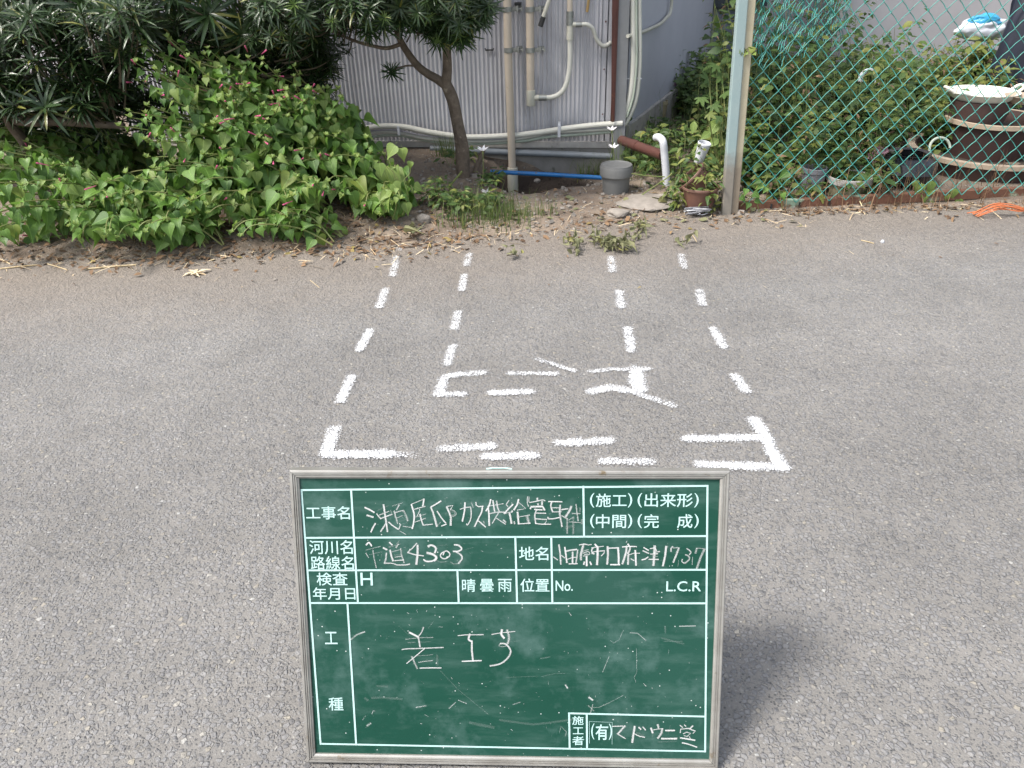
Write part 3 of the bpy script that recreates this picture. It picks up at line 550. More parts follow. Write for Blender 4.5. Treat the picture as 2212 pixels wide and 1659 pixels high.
for st in [([p4(1010,465),p4(1040,490),p4(1090,460),p4(1130,370)],3,.5),([p4(1190,395),p4(1260,400),p4(1335,465)],4,.6),([p4(1250,540),p4(1252,760),p4(1228,800),p4(1245,850)],1.6,.6),([p4(940,755),p4(1000,610)],3,.6),([p4(1640,335),p4(1790,332)],3.4,.8),([p4(1510,335),p4(1515,400)],6,.35),([p4(815,985),p4(850,1010)],8,.8),([p4(850,1080),p4(910,1075),p4(1000,1035),p4(1130,965)],4,.5),([p4(830,1125),p4(850,1050)],5,.6),([p4(1540,1320),p4(1545,1280),p4(1560,1240)],3,.2),([p4(545,1310),p4(560,1250),p4(610,1300),p4(600,1340)],3,.55),([p4(380,795),p4(490,770),p4(600,765)],3,.35),([p4(120,1050),p4(185,1030)],6,.5),([p4(370,630),p4(460,615)],5,.4),([p4(810,1060),p4(860,1110)],6,.5),([p4(600,870),p4(620,900)],7,.7),
  ([p3(580,465),p3(650,410),p3(720,385)],8,.6),([p3(1410,740),p3(1570,910),p3(1850,1140)],1.4,.5),([p3(1490,1085),p3(1550,1030)],5,.6),([p3(1575,1010),p3(1650,1040)],5,.6),([p3(780,990),p3(880,985),p3(1060,1000)],9,.15),([p3(830,880),p3(930,885)],9,.12),([p3(1680,1215),p3(1900,1260)],12,.28),([p3(1030,330),p3(1130,420)],1.5,.4),([p3(1300,355),p3(1345,290)],2,.45),([p3(1190,1075),p3(1280,1060)],6,.6),([p3(700,1190),p3(730,1150)],4,.5),([p3(740,1245),p3(775,1220)],9,.6),([p3(720,990),p3(750,1010)],10,.35),
  ([p4(1480,440),p4(1680,495)],7,.25),([p4(1500,470),p4(1670,470)],5,.25),([p4(0,1190),p4(300,1230),p4(450,1215),p4(760,1170)],9,.26),([p4(60,800),p4(350,790)],3,.25)]: SC.append(st)
o=chalk_char(SC,(0,0),1.0,'loose chalk specks, scratches and smears from earlier writing','chalk_marks'); o['kind']='stuff'
# ================================================================ BUILDINGS
WP=Vector((.60,4.03,0)); WU=Vector((1,-.12,0)).normalized(); WN=Vector((WU.y,-WU.x,0))   # shed wall: WU runs right, WN faces the road
def W(vx,vy,off=0.0): return onp(vx,vy,WP+WN*off,WN)
def wu(p): return (p-WP).dot(WU)
def wp(u,z,off=0.0): return WP+WU*u+WN*off+Vector((0,0,z))
zb=W(1270,305).z; zb=max(zb,.1); ztop=2.0
uc=wu(W(1297,150)); u0=-2.6
shed=empty('corrugated_shed',wp(0,0),'grey corrugated zinc shed wall behind the pipes','shed')
pit=pxm(W(1200,200))*9.3
def sheet(ua,ub,name,off=0):
    n=int((ub-ua)/pit*8); us=[ua+(ub-ua)*i/n for i in range(n+1)]; V=[];F=[]
    zs=[zb,.6,1.2,ztop]
    for z in zs:
        for u in us: V.append(wp(u,z,off+(.0034+.0008*noise.noise(Vector((u*9,z,4))))*math.sin(2*PI*(u-u0)/pit)+.003*noise.noise(Vector((u*3,z*2,off)))))
    m=len(us)
    for j in range(len(zs)-1):
        for i in range(m-1): F.append((j*m+i,j*m+i+1,(j+1)*m+i+1,(j+1)*m+i))
    o=mesh(name,V,F,M['zinc'],shed,True); return o
us_=[u0]; 
while us_[-1]<uc-.85: us_.append(us_[-1]+.62)
us_.append(uc)
for i,(a,b_) in enumerate(zip(us_,us_[1:])): sheet(a-(.03 if i else 0),b_,'corrugated_sheet',.0014*(i%2))
R3=Matrix((WU,-WN,Vector((0,0,1)))).transposed()   # columns: along the wall, into the wall, up
def wbox(mb,ua,ub,za,zt,oa,ob): mb.box(wp((ua+ub)/2,(za+zt)/2,(oa+ob)/2),(ub-ua,abs(ob-oa),zt-za),R3)
q=MB(); wbox(q,u0,uc+.11,zb-.03,zb+.0,-.02,.012); q.obj('sill',M['cement'],shed)
q=MB(); wbox(q,u0,uc+.1,-.10,zb-.03,-.06,-.005); q.obj('foundation',M['concrete'],shed)
ue=wu(W(1352,150))
q=MB()
for i in range(4): wbox(q,uc+.002+i*(ue-uc)/4,uc+(i+1)*(ue-uc)/4-.004,zb,ztop,-.01,-.002+.003*(i%2))
q.obj('corner_sheet',M['zinc'],shed)
q=MB()
for z in fr(.25,1.5,.22): q.lathe([(0,.004),(.003,.003),(.004,0)],8,Matrix.Translation(wp(uc+.018,z,.002))@WN.to_track_quat('Z','Y').to_matrix().to_4x4())
o=q.obj('nail_heads',M['redbrown'],shed); o['kind']='stuff'
q=MB(); q.box(wp((u0+ue)/2,ztop/2+.1,-.9),(ue-u0-.02,1.7,ztop-.2),R3); q.obj('shed_body',M['zinc'],shed)
q=MB(); q.box(wp((u0+ue)/2,2.02,-.6),(ue-u0+.2,2.3,.03),R3); q.obj('roof',M['zinc'],shed)  # roof out of view, its eave overhang added to shade the zinc wall
# side building seen past the corner
C0=wp(ue+.012,0,-.03); Bq=G(1523,196); dirs=(Bq-C0); dirs.z=0; L=dirs.length; du=dirs/L; dn=Vector((du.y,-du.x,0))
hs=empty('side_building',C0,'pale blue grey rendered house wall receding behind the shed corner','building')
Rm=Matrix((du,-dn,Vector((0,0,1)))).transposed()
MB().box(C0+du*L/2-dn*.1+Vector((0,0,1.3)),(L,.2,3.2),Rm).obj('wall',M['whitewall'],hs)
MB().box(C0+du*L/2+dn*.012+Vector((0,0,.06)),(L,.02,.26),Rm).obj('plinth',M['cement'],hs)
# back building with dark window frame
By=Bq.y+.12
hb=empty('back_building',(2.4,By,0),'house at the back with grey shutter in a dark frame','building')
xa=D(1524,60,By).x; xb=D(1590,60,By).x; xc=D(1640,60,By).x
MB().box((xa+2.5,By+.15,1.6),(6.5,.2,3.6)).obj('wall',M['greywall'],hb)
MB().box(((xa+xb)/2,By+.035,.9),(xb-xa-.02,.02,1.5)).obj('shutter',M['door'],hb)
MB().box(((xa+xc)/2,By+.0,D(1560,6,By).z),(xc-xa+.05,.07,.05)).obj('window_frame',M['darkframe'],hb)
MB().box((xb+.03,By,.75),(.07,.07,1.4)).obj('window_frame',M['darkframe'],hb)
MB().box((xa+.01,By+.005,.75),(.03,.05,1.4)).obj('window_frame',M['darkframe'],hb)
# pale wall behind the fenced garden, upper right
p1=G(1800,215); gy=5.55
gw=empty('garden_wall',(3.2,gy,0),'plain pale grey house wall behind the fenced garden','wall')
gx=D(1812,20,gy).x
MB().box((gx+2.0,gy+.1,1.3),(4.0,.2,3.4)).obj('wall',M['greywall'],gw)
MB().box((gx+.0,gy-.01,1.3),(.05,.06,3.4)).obj('corner_trim',M['cement'],gw)
pw=empty('plaster_wall',(-4.5,5.4,0),'pale plaster wall glimpsed through the dark shrubs on the left','wall')
MB().box((-4.6,5.5,1.2),(4.6,.2,3.2)).obj('wall',M['plaster'],pw)
# ================================================================ PIPES ON THE SHED
OFF=.062
def wtube(pts,r,off=OFF,n=12): return MB().tube(bez([W(x,y,off) for x,y in pts],8),r,n)
r1=pxm(W(1100,200,OFF))*17/2
def clamp(parent,vx,vy,r,bl=.045):
    c=W(vx,vy,OFF); q=MB(); q.tube([c-Vector((0,0,.011)),c+Vector((0,0,.011))],r*1.16,16)
    q.obj('clamp_band',M['steel'],parent,True)
    q=MB(); a=c+WU*(r*1.1); q.box(a+WU*.012,(.026,.004,.018),R3); q.box(a+WU*.026-WN*.0,(.007,.026,.028),R3)
    q.tube([a+WU*.014-WN*.012,a+WU*.014+WN*.014],.0035,8); q.tube([a+WU*.026+WN*0.0,a+WU*.026-WN*(OFF-.004)],.004,8); q.tube([a+WU*.02,a+WU*.045],.003,8); q.box(a+WU*.046,(.008,.012,.016),R3)
    q.box(a+WU*.026-WN*(OFF-.008),(.03,.003,.02),R3)
    q.obj('clamp_bracket',M['steel'],parent)
pl=empty('riser_pipe',W(1108,420,OFF),'long cream standpipe running down into the dug hole','pipe')
top=W(1093.5,-160,OFF); bot=W(1107,372,OFF)
MB().tube([top,W(1097,100,OFF),bot],r1,20).obj('pipe',M['cream'],pl,True)
cb=W(1108.5,421,OFF); ct=W(1107,362,OFF)
MB().lathe([(r1*1.05,0),(r1*1.42,.0),(r1*1.42,(ct-cb).length*.95),(r1*1.38,(ct-cb).length),(r1*1.02,(ct-cb).length)],24,Matrix.Translation(cb)).obj('coupling',M['creamjoint'],pl,True)
MB().tube([cb-Vector((0,0,.06)),cb+Vector((0,0,.002))],r1*.85,14).obj('pipe_stub',M['yellow'],pl,True)
clamp(pl,1096,20,r1); clamp(pl,1098.5,108,r1); clamp(pl,1094,-80,r1)
p2_=empty('drop_pipe',W(1146,220,OFF),'short cream pipe ending in a capped tee above the ground','pipe')
MB().tube([W(1143,-160,OFF),W(1146,202,OFF)],r1*.97,20).obj('pipe',M['cream'],p2_,True)
tb=W(1147,227,OFF); tt=W(1146,195,OFF)
MB().lathe([(0,-.004),(r1*1.0,-.003),(r1*1.12,.002),(r1*1.12,(tt-tb).length),(r1*1.02,(tt-tb).length+.001)],24,Matrix.Translation(tb)).obj('tee',M['creamjoint'],p2_,True)
a=W(1150,211,OFF); b_=W(1172,211,OFF); MB().tube([a,b_],r1*.72,16).obj('tee_outlet',M['creamjoint'],p2_,True)
a=W(1164,211,OFF); b_=W(1181,211,OFF); MB().tube([a,b_],r1*.8,16).obj('hose_clamp',M['steel'],p2_,True)
wtube([(1178,211),(1192,210),(1207,204),(1219,191),(1227,168),(1231,135),(1231,84)],r1*.62).obj('hose',M['hose'],p2_,True)
clamp(p2_,1145,20,r1); clamp(p2_,1145.5,108,r1)
# cross rail behind the clamps
cr=empty('bracket_rail',W(1120,8,.01),'dark short bracket arms bolted to the zinc at the top','bracket')
for vx in(1063,1113): MB().box(W(vx+6,8,.02),(.03,.03,.012),R3).obj('bracket_arm',M['black'],cr)
hk=W(1057,108,.012); o=MB().tube([hk-WU*.02+Vector((0,0,.008)),hk-WU*.018,hk+WU*.018,hk+WU*.02+Vector((0,0,.008))],.004,8).obj('wall_bracket',M['black']); tag(o,'small dark bracket left on the zinc, left of the standpipe','bracket')
p3_=empty('supply_pipe',W(1231,85,OFF),'thin cream pipe with a side tee feeding two white hoses','pipe')
MB().tube([W(1230,-160,OFF),W(1231,30,OFF)],r1*.68,16).obj('pipe',M['cream'],p3_,True)
MB().tube([W(1231,24,OFF),W(1231,54,OFF)],r1*.9,16).obj('union',M['steel'],p3_,True)
MB().tube([W(1231,54,OFF),W(1231,72,OFF)],r1*.78,16).obj('tee',M['creamjoint'],p3_,True)
MB().tube([W(1231,70,OFF),W(1231,86,OFF)],r1*.84,16).obj('union',M['creamjoint'],p3_,True)
MB().tube([W(1232,53,OFF),W(1246,53,OFF)],r1*.6,14).obj('tee_outlet',M['creamjoint'],p3_,True)
MB().tube([W(1244,53,OFF),W(1257,53,OFF)],r1*.66,14).obj('hose_clamp',M['steel'],p3_,True)
MB().tube(bez([W(1255,53,OFF),W(1268,53,OFF),W(1281,63,.05),W(1288,83,.04),W(1299,97,.03),W(1310,98,.02),W(1320,91,.012)],8),r1*.5,12).obj('hose',M['hose'],p3_,True)
sp=empty('capped_pipe_end',W(1168,56,.08),'slanting pale pipe end with a black cap hanging at the top','pipe')
MB().tube([W(1200,-40,.08),W(1173,38,.08)],r1*.5,14).obj('pipe',M['creamjoint'],sp,True)
MB().tube([W(1174,36,.08),W(1167,57,.08)],r1*.62,14).obj('cap',M['black'],sp,True)
o=MB().tube([W(1276,-30,.02),W(1268,26,.02)],.0065,8).obj('ochre_stick',M['yellow'],None,True); tag(o,'short ochre stick hanging against the zinc at the top','stick')
# red brown angle iron leaning on the corner
q=MB(); a=W(1331,-60,.055); b_=W(1323.5,262,.055); d=(b_-a)
for w_,of in((.034,0),(.004,.014)):
    ra,rb=(.017,.0085) if of==0 else (.002,.002)
    V=[];
    for P,r in((a,ra),(b_,rb)):
        for s1,s2 in((-1,0),(1,0),(1,.005),(-1,.005)): V.append(P+WU*r*s1+WN*(s2+ (of if of else 0)))
    q.add(V,[(0,1,2,3),(7,6,5,4),(0,4,5,1),(1,5,6,2),(2,6,7,3),(3,7,4,0)])
o=q.obj('angle_iron',M['redbrown']); tag(o,'red brown tapering angle iron standing at the shed corner','iron bar')
cp=empty('corner_post',W(1337,335,.02),'grey square post at the right corner of the shed','post')
ub=wu(W(1337,335,.03)); ut=wu(W(1345,-40,.03)); zb0=min(W(1337,337,.03).z,.02)-.05
A=wp(ub,zb0,.03); Bt=wp(ut,1.6,.03); dd=(Bt-A); qd=(Matrix((WU,-WN,dd.normalized())).transposed())
MB().box((A+Bt)/2,(.052,.05,dd.length),qd).obj('post',M['greypost'],cp)
MB().box(wp(ub,zb0+.03,.03),(.075,.07,.04),R3).obj('base_block',M['concrete'],cp)
# hoses along the foot of the shed
hz=empty('hose_bundle',W(1100,298,.04),'bundle of pale insulated hoses strapped along the foot of the shed','hose')
def bt(pts,r,off,m,nm='hose'): MB().tube(bez([W(x,y,off) for x,y in pts],8),r,12).obj(nm,M[m],hz,True)
rh=pxm(W(1100,298,.04))
bt([(560,330),(680,300),(769,282),(819,273),(871,274),(930,286),(1010,296),(1100,293),(1160,287),(1220,278),(1280,271),(1345,266)],rh*6,.05,'hose')
bt([(560,345),(700,312),(790,290),(850,285),(920,299),(1010,305),(1080,303),(1140,296),(1190,286),(1260,282),(1345,277)],rh*3.6,.045,'hose')
bt([(560,352),(700,320),(800,297),(860,292),(930,305),(1010,310),(1080,309),(1140,303),(1190,295),(1260,290),(1345,283)],rh*3.2,.035,'wraptape')
bt([(790,284),(850,281),(920,293),(1010,301),(1100,299),(1190,285),(1345,272)],rh*1.4,.056,'cablegrey','cable')
st=W(1208,283,.052); MB().box(st,(.014,.03,.055),R3).obj('strap',M['whitepvc'],hz); MB().box(st+Vector((0,0,.036)),(.012,.008,.016),R3).obj('strap',M['whitepvc'],hz)
MB().box(W(862,281,.052),(.012,.03,.045),R3).obj('strap',M['whitepvc'],hz)
# the same kind of hoses rising behind the post
vc=empty('rising_hoses',W(1350,260,-.02),'two white hoses curving up behind the grey corner post','hose')
def vt(pts,r,off,m='hose'):
    MB().tube(bez([W(x,y,off) for x,y in pts],8),r,12).obj('hose',M[m],vc,True)
vt([(1366,-60),(1368,60),(1368,140),(1362,200),(1350,245),(1338,272)],rh*6.0,.035)
vt([(1380,-60),(1382,60),(1382,140),(1375,210),(1358,256),(1338,285)],rh*4.2,.03)
vt([(1374,-60),(1375,60),(1375,140),(1368,208),(1354,252)],rh*2.2,.045,'wraptape')
MB().tube([W(1354,170,.035),W(1386,170,.035)],rh*1.4,8).obj('tie',M['whitepvc'],vc,True)
def sd(vx,vy,off=.02): return onp(vx,vy,C0+dn*off,dn)
o=MB().tube(bez([sd(1356,78),sd(1385,70),(sd(1405,62)),sd(1425,52),sd(1438,40),sd(1449,22),sd(1453,-40)],8),.0085,10).obj('wall_cable',M['creamjoint'],None,True); tag(o,'cream conduit sagging across the blue grey side wall','cable')
# drain pipe, blue pipe
o=MB().tube([W(930,321,.05),W(1006,325.5,.05),W(1160,331,.05),W(1322,338,.05)],pxm(W(1160,331,.05))*6.8,14).obj('drain_pipe',M['drain'],None,True); tag(o,'grey drain pipe lying along the foot of the shed','pipe')
MB()
y_=3.86; a=D(1060,371,y_); b_=D(1300,384,y_-.06)
o=MB().tube([a,(a+b_)/2+Vector((0,0,.002)),b_],pxm(a)*4.6,12).obj('blue_pipe',M['bluepvc'],None,True); tag(o,'bright blue water pipe crossing above the dug hole','pipe')
# stepped base of the shed in the hole
# ---------------------------------------------------------------- grey inspection cap
c=G(1329,424); c.z=gz(c.x,c.y)-.02; Yc=c.y; R=pxm(D(1329,366,Yc))*71/2; ztp=D(1330,355,Yc).z; zcol=D(1329,389,Yc-R).z
cap=empty('inspection_cap',c,'round grey plastic drain cap standing in the soil','drain cap')
MB().lathe([(R*.76,0),(R*.86,zcol-c.z)],36,Matrix.Translation(c)).obj('riser',M['greypvc'],cap,True)
h=zcol-c.z; t=ztp-c.z
MB().lathe([(R*.84,h-.002),(R*.97,h),(R*1.0,h+.004),(R*1.0,t-.012),(R*.97,t-.006),(R*.95,t-.006)],36,Matrix.Translation(c),False).obj('collar',M['greypvc'],cap,True)
MB().lathe([(0,t-.006),(R*.55,t-.006),(R*.83,t-.003),(R*.88,t),(R*.94,t),(R*.96,t-.008)][::-1],36,Matrix.Translation(c)).obj('lid',M['greypvc'],cap,True)
# brown and white plastic pipes
a=D(1342,303,3.9); b_=D(1432,336,3.58)
bp=empty('brown_pipe',b_,'fallen brown plastic pipe lying behind the white elbow','pipe'); MB().tube([a,b_],pxm(b_)*11,16).obj('pipe',M['brownpvc'],bp,True); MB().tube([a.lerp(b_,.30),a.lerp(b_,.42)],pxm(b_)*12,16).obj('joint',M['brownpvc'],bp,True)
y_=3.52
we=empty('white_elbow_pipe',D(1440,392,y_),'white bent plastic pipe rising from the soil','pipe')
MB().tube(bez([D(1417,297,y_+.06),D(1424,297,y_+.03),D(1432,306,y_),D(1435,330,y_),D(1438,365,y_),D(1440,400,y_)],6),pxm(D(1438,365,y_))*8,14).obj('pipe',M['whitepvc'],we,True)
# ================================================================ FENCE
FY=3.27; F0=G(1577,461); 
fe=empty('chain_link_fence',(F0.x,F0.y,0),'green chain link fence with a peeling pale blue post and rusty bottom rail','fence')
px0,px1=D(1578,440,F0.y),D(1613,0,F0.y)
# post: L-section angle iron
zt=1.75; bx_=F0.x-.000; lean=(px1.x-px0.x)/(px1.z-px0.z)
pwid=pxm(px1)*44
Mp=Matrix.Shear('XY',4,(0,0)) if False else Matrix(((1,0,lean,0),(0,1,0,0),(0,0,1,0),(0,0,0,1)))
q=MB(); q.box((0,0,zt/2-.03),(pwid*.52,.008,zt)); V=[]
o=mesh('post',[Mp@Vector(v) for v in MB().box((-pwid*.24,0,zt/2-.03),(pwid*.5,.034,zt)).V]+[Mp@Vector(v) for v in MB().box((pwid*.22,.006,zt/2-.03),(pwid*.42,.024,zt)).V],MB().box((0,0,0),(1,1,1)).F+[tuple(i+8 for i in f) for f in MB().box((0,0,0),(1,1,1)).F],M['postmat'],fe,off=(0,0,0))
bv=o.modifiers.new('b','BEVEL'); bv.width=.003; bv.segments=2
# rail in two lengths
RY=F0.y+.03
def rl(a,b,z0): 
    pa,pb=Vector(a),Vector(b); d=pb-pa; L=d.length; X=d.normalized(); Y_=Vector((0,0,1)).cross(X).normalized(); Z=X.cross(Y_); Rr=Matrix((X,Y_,Z)).transposed()
    q=MB(); q.box((pa+pb)/2,(L,.003,.036),Rr); q.box((pa+pb)/2+Y_*.016+Z*.0165,(L,.03,.003),Rr)
    return q.obj('bottom_rail',M['rust'],fe)
ra=G(1590,441,.045); 
r0=D(1588,449,RY); r1_=D(2116,420,RY+.04); r2=D(2330,416,RY+.04)
rl(r0,r1_,0); rl(r1_+Vector((.002,.006,0)),Vector((3.6,RY+.08,r1_.z-.01)),0)
for vx in(1665,1726,1790): 
    t_=(vx-1588)/(2116-1588); P=r0.lerp(r1_,t_); MB().box(P+Vector((0,-.0035,0)),(.007,.004,.02)).obj('bolt_slot',M['black'],fe)
# wires: each wire a vertical zigzag hooked into its neighbours
pm=.0700; qm=.0760; wr=.0016
x_start=F0.x+.02; NW=int((3.4-x_start)/pm*1)+1; z_lo=r0.z+.012; nz=int(1.55/qm)
def wire_mesh(flip):
    pts=[]; 
    for i in range(nz*2+1):
        s=(1 if i%2 else -1)*(1 if not flip else -1)
        pts.append(Vector((s*pm/4*1.04,0,i*qm/2)))
    P=[]
    for a,b in zip(pts,pts[1:]):
        P+= [a+Vector((0,-.0022,0))*0, a.lerp(b,.06)+Vector((0,-.003*(1 if b.x>a.x else -1),0)), a.lerp(b,.5)+Vector((0,0,.0012)), a.lerp(b,.94)+Vector((0,.003*(-1 if b.x>a.x else 1),0))]
    q=MB().tube(P,wr,6); me=bpy.data.meshes.new('wire'); me.from_pydata(q.V,[],q.F); me.polygons.foreach_set('use_smooth',[True]*len(me.polygons)); me.materials.append(M['mesh']); return me
wm=[wire_mesh(0),wire_mesh(1)]
import itertools
for i in range(NW*2):
    x=x_start+i*pm/2; 
    if x>3.5: break
    o=bpy.data.objects.new('wire',wm[i%2]); link(o,fe)
    t_=(x-x_start)/2*.45; z=z_lo+(-.0)*t_ + (r1_.z-r0.z)*min(1,(x-r0.x)/(r1_.x-r0.x))
    o.location=(x-fe.location.x,FY+.04*0+.03+ .04*t_-fe.location.y+(F0.y-FY),z)
    o.rotation_euler=(0,0,0)
    o.scale=(1,1,1)
o=MB().box((3.46,RY+.1,.7),(.05,.04,1.7)).obj('post',M['postmat'],fe)
# second panel running back from the same corner, bunched and sagging
f2=empty('side_fence',(F0.x+.04,F0.y+.1,0),'loose green chain link panel running back from the fence corner','fence')
A2_=Vector((F0.x+.03,F0.y+.10,0)); dv=Vector((.62,.62,0)); n2=int(dv.length/(pm*.5)*1.5)
for i in range(n2):
    o=bpy.data.objects.new('wire',wm[i%2]); link(o,f2); p=A2_+dv*(i/n2); p.z=.58+.05*math.sin(i*.9)
    o.location=p-f2.location; o.rotation_euler=(.05*math.sin(i),.04*math.sin(i*1.3),math.atan2(dv.y,dv.x)+.25*math.sin(i*.7)); o.scale=(.8,1,1)
# ================================================================ POTS AND CLUTTER
def pot(name,label,c,Rt,Rb,h,mat,rimmat=None,soilz=.8,cat='plant pot',M4=None,rings=(),rimh=.02,rimo=1.06):
    e=empty(name,c,label,cat); T=(M4 or Matrix.Identity(4))
    T=Matrix.Translation(c)@T
    MB().lathe([(Rb,0),(Rb+(Rt-Rb)*.95,h*.95),(Rt,h),(Rt*.93,h),(Rb*.9,h*.08),(0,h*.08)],32,T).obj('pot_wall',M[mat],e,True)
    MB().lathe([(Rt*1.0,h-rimh),(Rt*rimo,h-rimh*.9),(Rt*rimo,h+.001),(Rt*1.0,h+.003),(Rt*.95,h+.001),(Rt*.95,h-.01)],32,T,False).obj('rim',M[rimmat or mat],e,True)
    if soilz: MB().lathe([(0,h*soilz+.004),(Rt*.6,h*soilz+.006),(Rt*.9,h*soilz)][::-1],20,T).obj('soil',M['potsoil'],e,True)
    for z in rings: 
        r=Rb+(Rt-Rb)*z/h; rimmat=mat; MB().lathe([(r*1.0,z-.006),(r*1.06,z-.004),(r*1.06,z+.004),(r*1.0,z+.006)],32,T,False).obj('ring',M[rimmat or mat],e,True)
    return e
def potat(name,label,vl,vr,vrim,vbot,Y,ratio,mat,**k):
    cx=(vl+vr)/2; top=D(cx,vrim,Y); R=pxm(top)*(vr-vl)/2; bz=D(cx,vbot,Y-R*ratio).z; bz=max(bz,-.02); c=Vector((top.x,Y,bz)); h=top.z-bz
    return pot(name,label,c,R,R*ratio,h,mat,**k),c,R,h
_,bc,bR,bh=potat('brown_pot','cracked brown plastic flower pot beside the foot of the fence post',1474,1553,402,456,3.29,.74,'terracotta',rimmat='potrim',rimo=1.03,rimh=.008)
T=Matrix.Rotation(math.radians(-46),4,'Y')@Matrix.Rotation(math.radians(-8),4,'X')
c=bc+Vector((.02,.035,bh*.68)); pot('tilted_brown_pot','second brown pot tipped over on top of the first one',c,bR*.95,bR*.66,bh*.95,'terracotta',rimmat='potrim',M4=T,rimo=1.03,rimh=.006,soilz=.12)
T=Matrix.Rotation(math.radians(12),4,'Y')@Matrix.Rotation(math.radians(8),4,'X'); c=D(1508,350,3.42)
pot('white_cup','white plastic cup standing behind the tipped brown pot',c,.027,.02,.085,'whitepvc',M4=T,soilz=0,cat='cup',rimh=.006)
potat('beige_pot','slim beige pot in the shade behind the corner post',1419,1443,218,262,4.7,.7,'stainedpot',rimmat='stainedpot')
# behind the fence
potat('stained_pot','moss stained cream pot with a thick rim right behind the fence',1792,1882,380,441,3.43,.78,'stainedpot',rimmat='cement',rings=(.085,),rimh=.026)
potat('grey_pot','grey plastic pot left of the stained cream pot',1736,1786,362,438,3.46,.85,'greyplastic')
c=D(1757,300,3.95); tr_=empty('seed_tray',c,'shallow grey tray among the weeds behind the fence','tray')
MB().box(c,(.13,.10,.012),Matrix.Rotation(.15,3,'Z')).obj('tray_floor',M['greyplastic'],tr_); 
for sx,sy,w_,d_ in((0,-.05,.13,.006),(0,.05,.13,.006),(-.062,0,.006,.1),(.062,0,.006,.1)): MB().box(c+Matrix.Rotation(.15,3,'Z')@Vector((sx,sy,.015)),(w_,d_,.03),Matrix.Rotation(.15,3,'Z')).obj('tray_side',M['zinc'],tr_)
c=D(1950,402,3.55); k=empty('black_bowl',c,'glossy black rounded pot behind the rusty rail','plant pot'); Rb=pxm(c)*62
c0=Vector((c.x,c.y,max(0,c.z-Rb*.5)))
MB().lathe([(0,0),(Rb*.5,.004),(Rb*.88,Rb*.3),(Rb*1.0,Rb*.62),(Rb*.9,Rb*.95),(Rb*.62,Rb*1.14),(Rb*.55,Rb*1.12),(Rb*.8,Rb*.9),(0,Rb*.3)],36,Matrix.Translation(c0)).obj('body',M['glossblack'],k,True)
MB().lathe([(Rb*.55,Rb*1.12),(Rb*.68,Rb*1.17),(Rb*.68,Rb*1.2),(Rb*.52,Rb*1.16)],36,Matrix.Translation(c0),False).obj('rim',M['glossblack'],k,True)
c=D(2000,367,3.85); o=MB().lathe([(0,0),(.05,.002),(.075,.012),(.077,.014),(.05,.006),(0,.004)],28,Matrix.Translation(c)).obj('white_saucer',M['whiteenam'],None,True); tag(o,'white saucer behind the glossy black pot','saucer')
# barrel planter column on the right
Yb=3.66
def ringpot(name,label,vx,vy,vw,Y,hh,ratio,rim,mat): 
    top=D(vx,vy,Y); R=pxm(top)*vw/2; c=Vector((top.x,Y,top.z-hh)); return pot(name,label,c,R,R*ratio,hh,mat,rimmat=rim,rimh=.02,rimo=1.05,soilz=.72),top,R
_,t3,R3_=ringpot('large_planter','largest brown planter with a cream rim at the bottom right behind the fence',2135,318,306,3.80,.26,.8,'creamrim','darkbrown')
_,t2,R2_=ringpot('middle_planter','dark brown planter with a cream rim below the white basin',2150,252,192,3.95,.20,.8,'creamrim','darkbrown')
tb=D(2124,198,3.95); Rb=pxm(tb)*70
bs=empty('white_basin',tb,'white enamel basin with two handles on top of the brown planters','basin')
MB().lathe([(0,-.03),(Rb*.82,-.03),(Rb*.95,-.012),(Rb*1.0,0),(Rb*1.03,.004),(Rb*.97,.002),(Rb*.9,-.010),(Rb*.75,-.018),(0,-.020)],40,Matrix.Translation(tb)).obj('bowl',M['whiteenam'],bs,True)
for s_ in(-1,1): MB().tube(bez([tb+Vector((s_*Rb*.98,-.03,.002)),tb+Vector((s_*(Rb+.024),-.022,.022)),tb+Vector((s_*(Rb+.024),.022,.022)),tb+Vector((s_*Rb*.98,.03,.002))],6),.0075,10).obj('handle',M['whiteenam'],bs,True)
MB().lathe([(Rb*.70,-.2),(Rb*.88,-.04),(Rb*.88,-.032),(0,-.032)],36,Matrix.Translation(tb)).obj('brown_tub',M['darkbrown'],bs,True)
c=D(2207,222,3.85); o=MB().lathe([(.05,0),(.075,.03),(.08,.034),(.07,.034),(0,.012)],28,Matrix.Translation(c)).obj('cream_dish',M['creamrim'],None,True); tag(o,'small cream dish at the right edge below the basin','dish')
c=D(2030,320,3.75); T=Matrix.Translation(c)@Matrix.Rotation(1.15,4,'X')
o=MB().tube([T@Vector((.048*math.cos(a),.048*math.sin(a),0)) for a in [i*2*PI/28*.72 for i in range(29)]],.006,8).obj('hose_ring',M['wraptape'],None,True); tag(o,'pale curled hose left of the big planters','hose')
c=D(1877,172,4.35); T=Matrix.Translation(c)@Matrix.Rotation(1.2,4,'X')
o=MB().tube([T@Vector((.045*math.cos(a),.045*math.sin(a),0)) for a in [-.5+i*PI*1.25/20 for i in range(21)]],.012,10).obj('bent_white_pipe',M['whitepvc'],None,True); tag(o,'pale bent pipe end sticking out of the weeds','pipe')
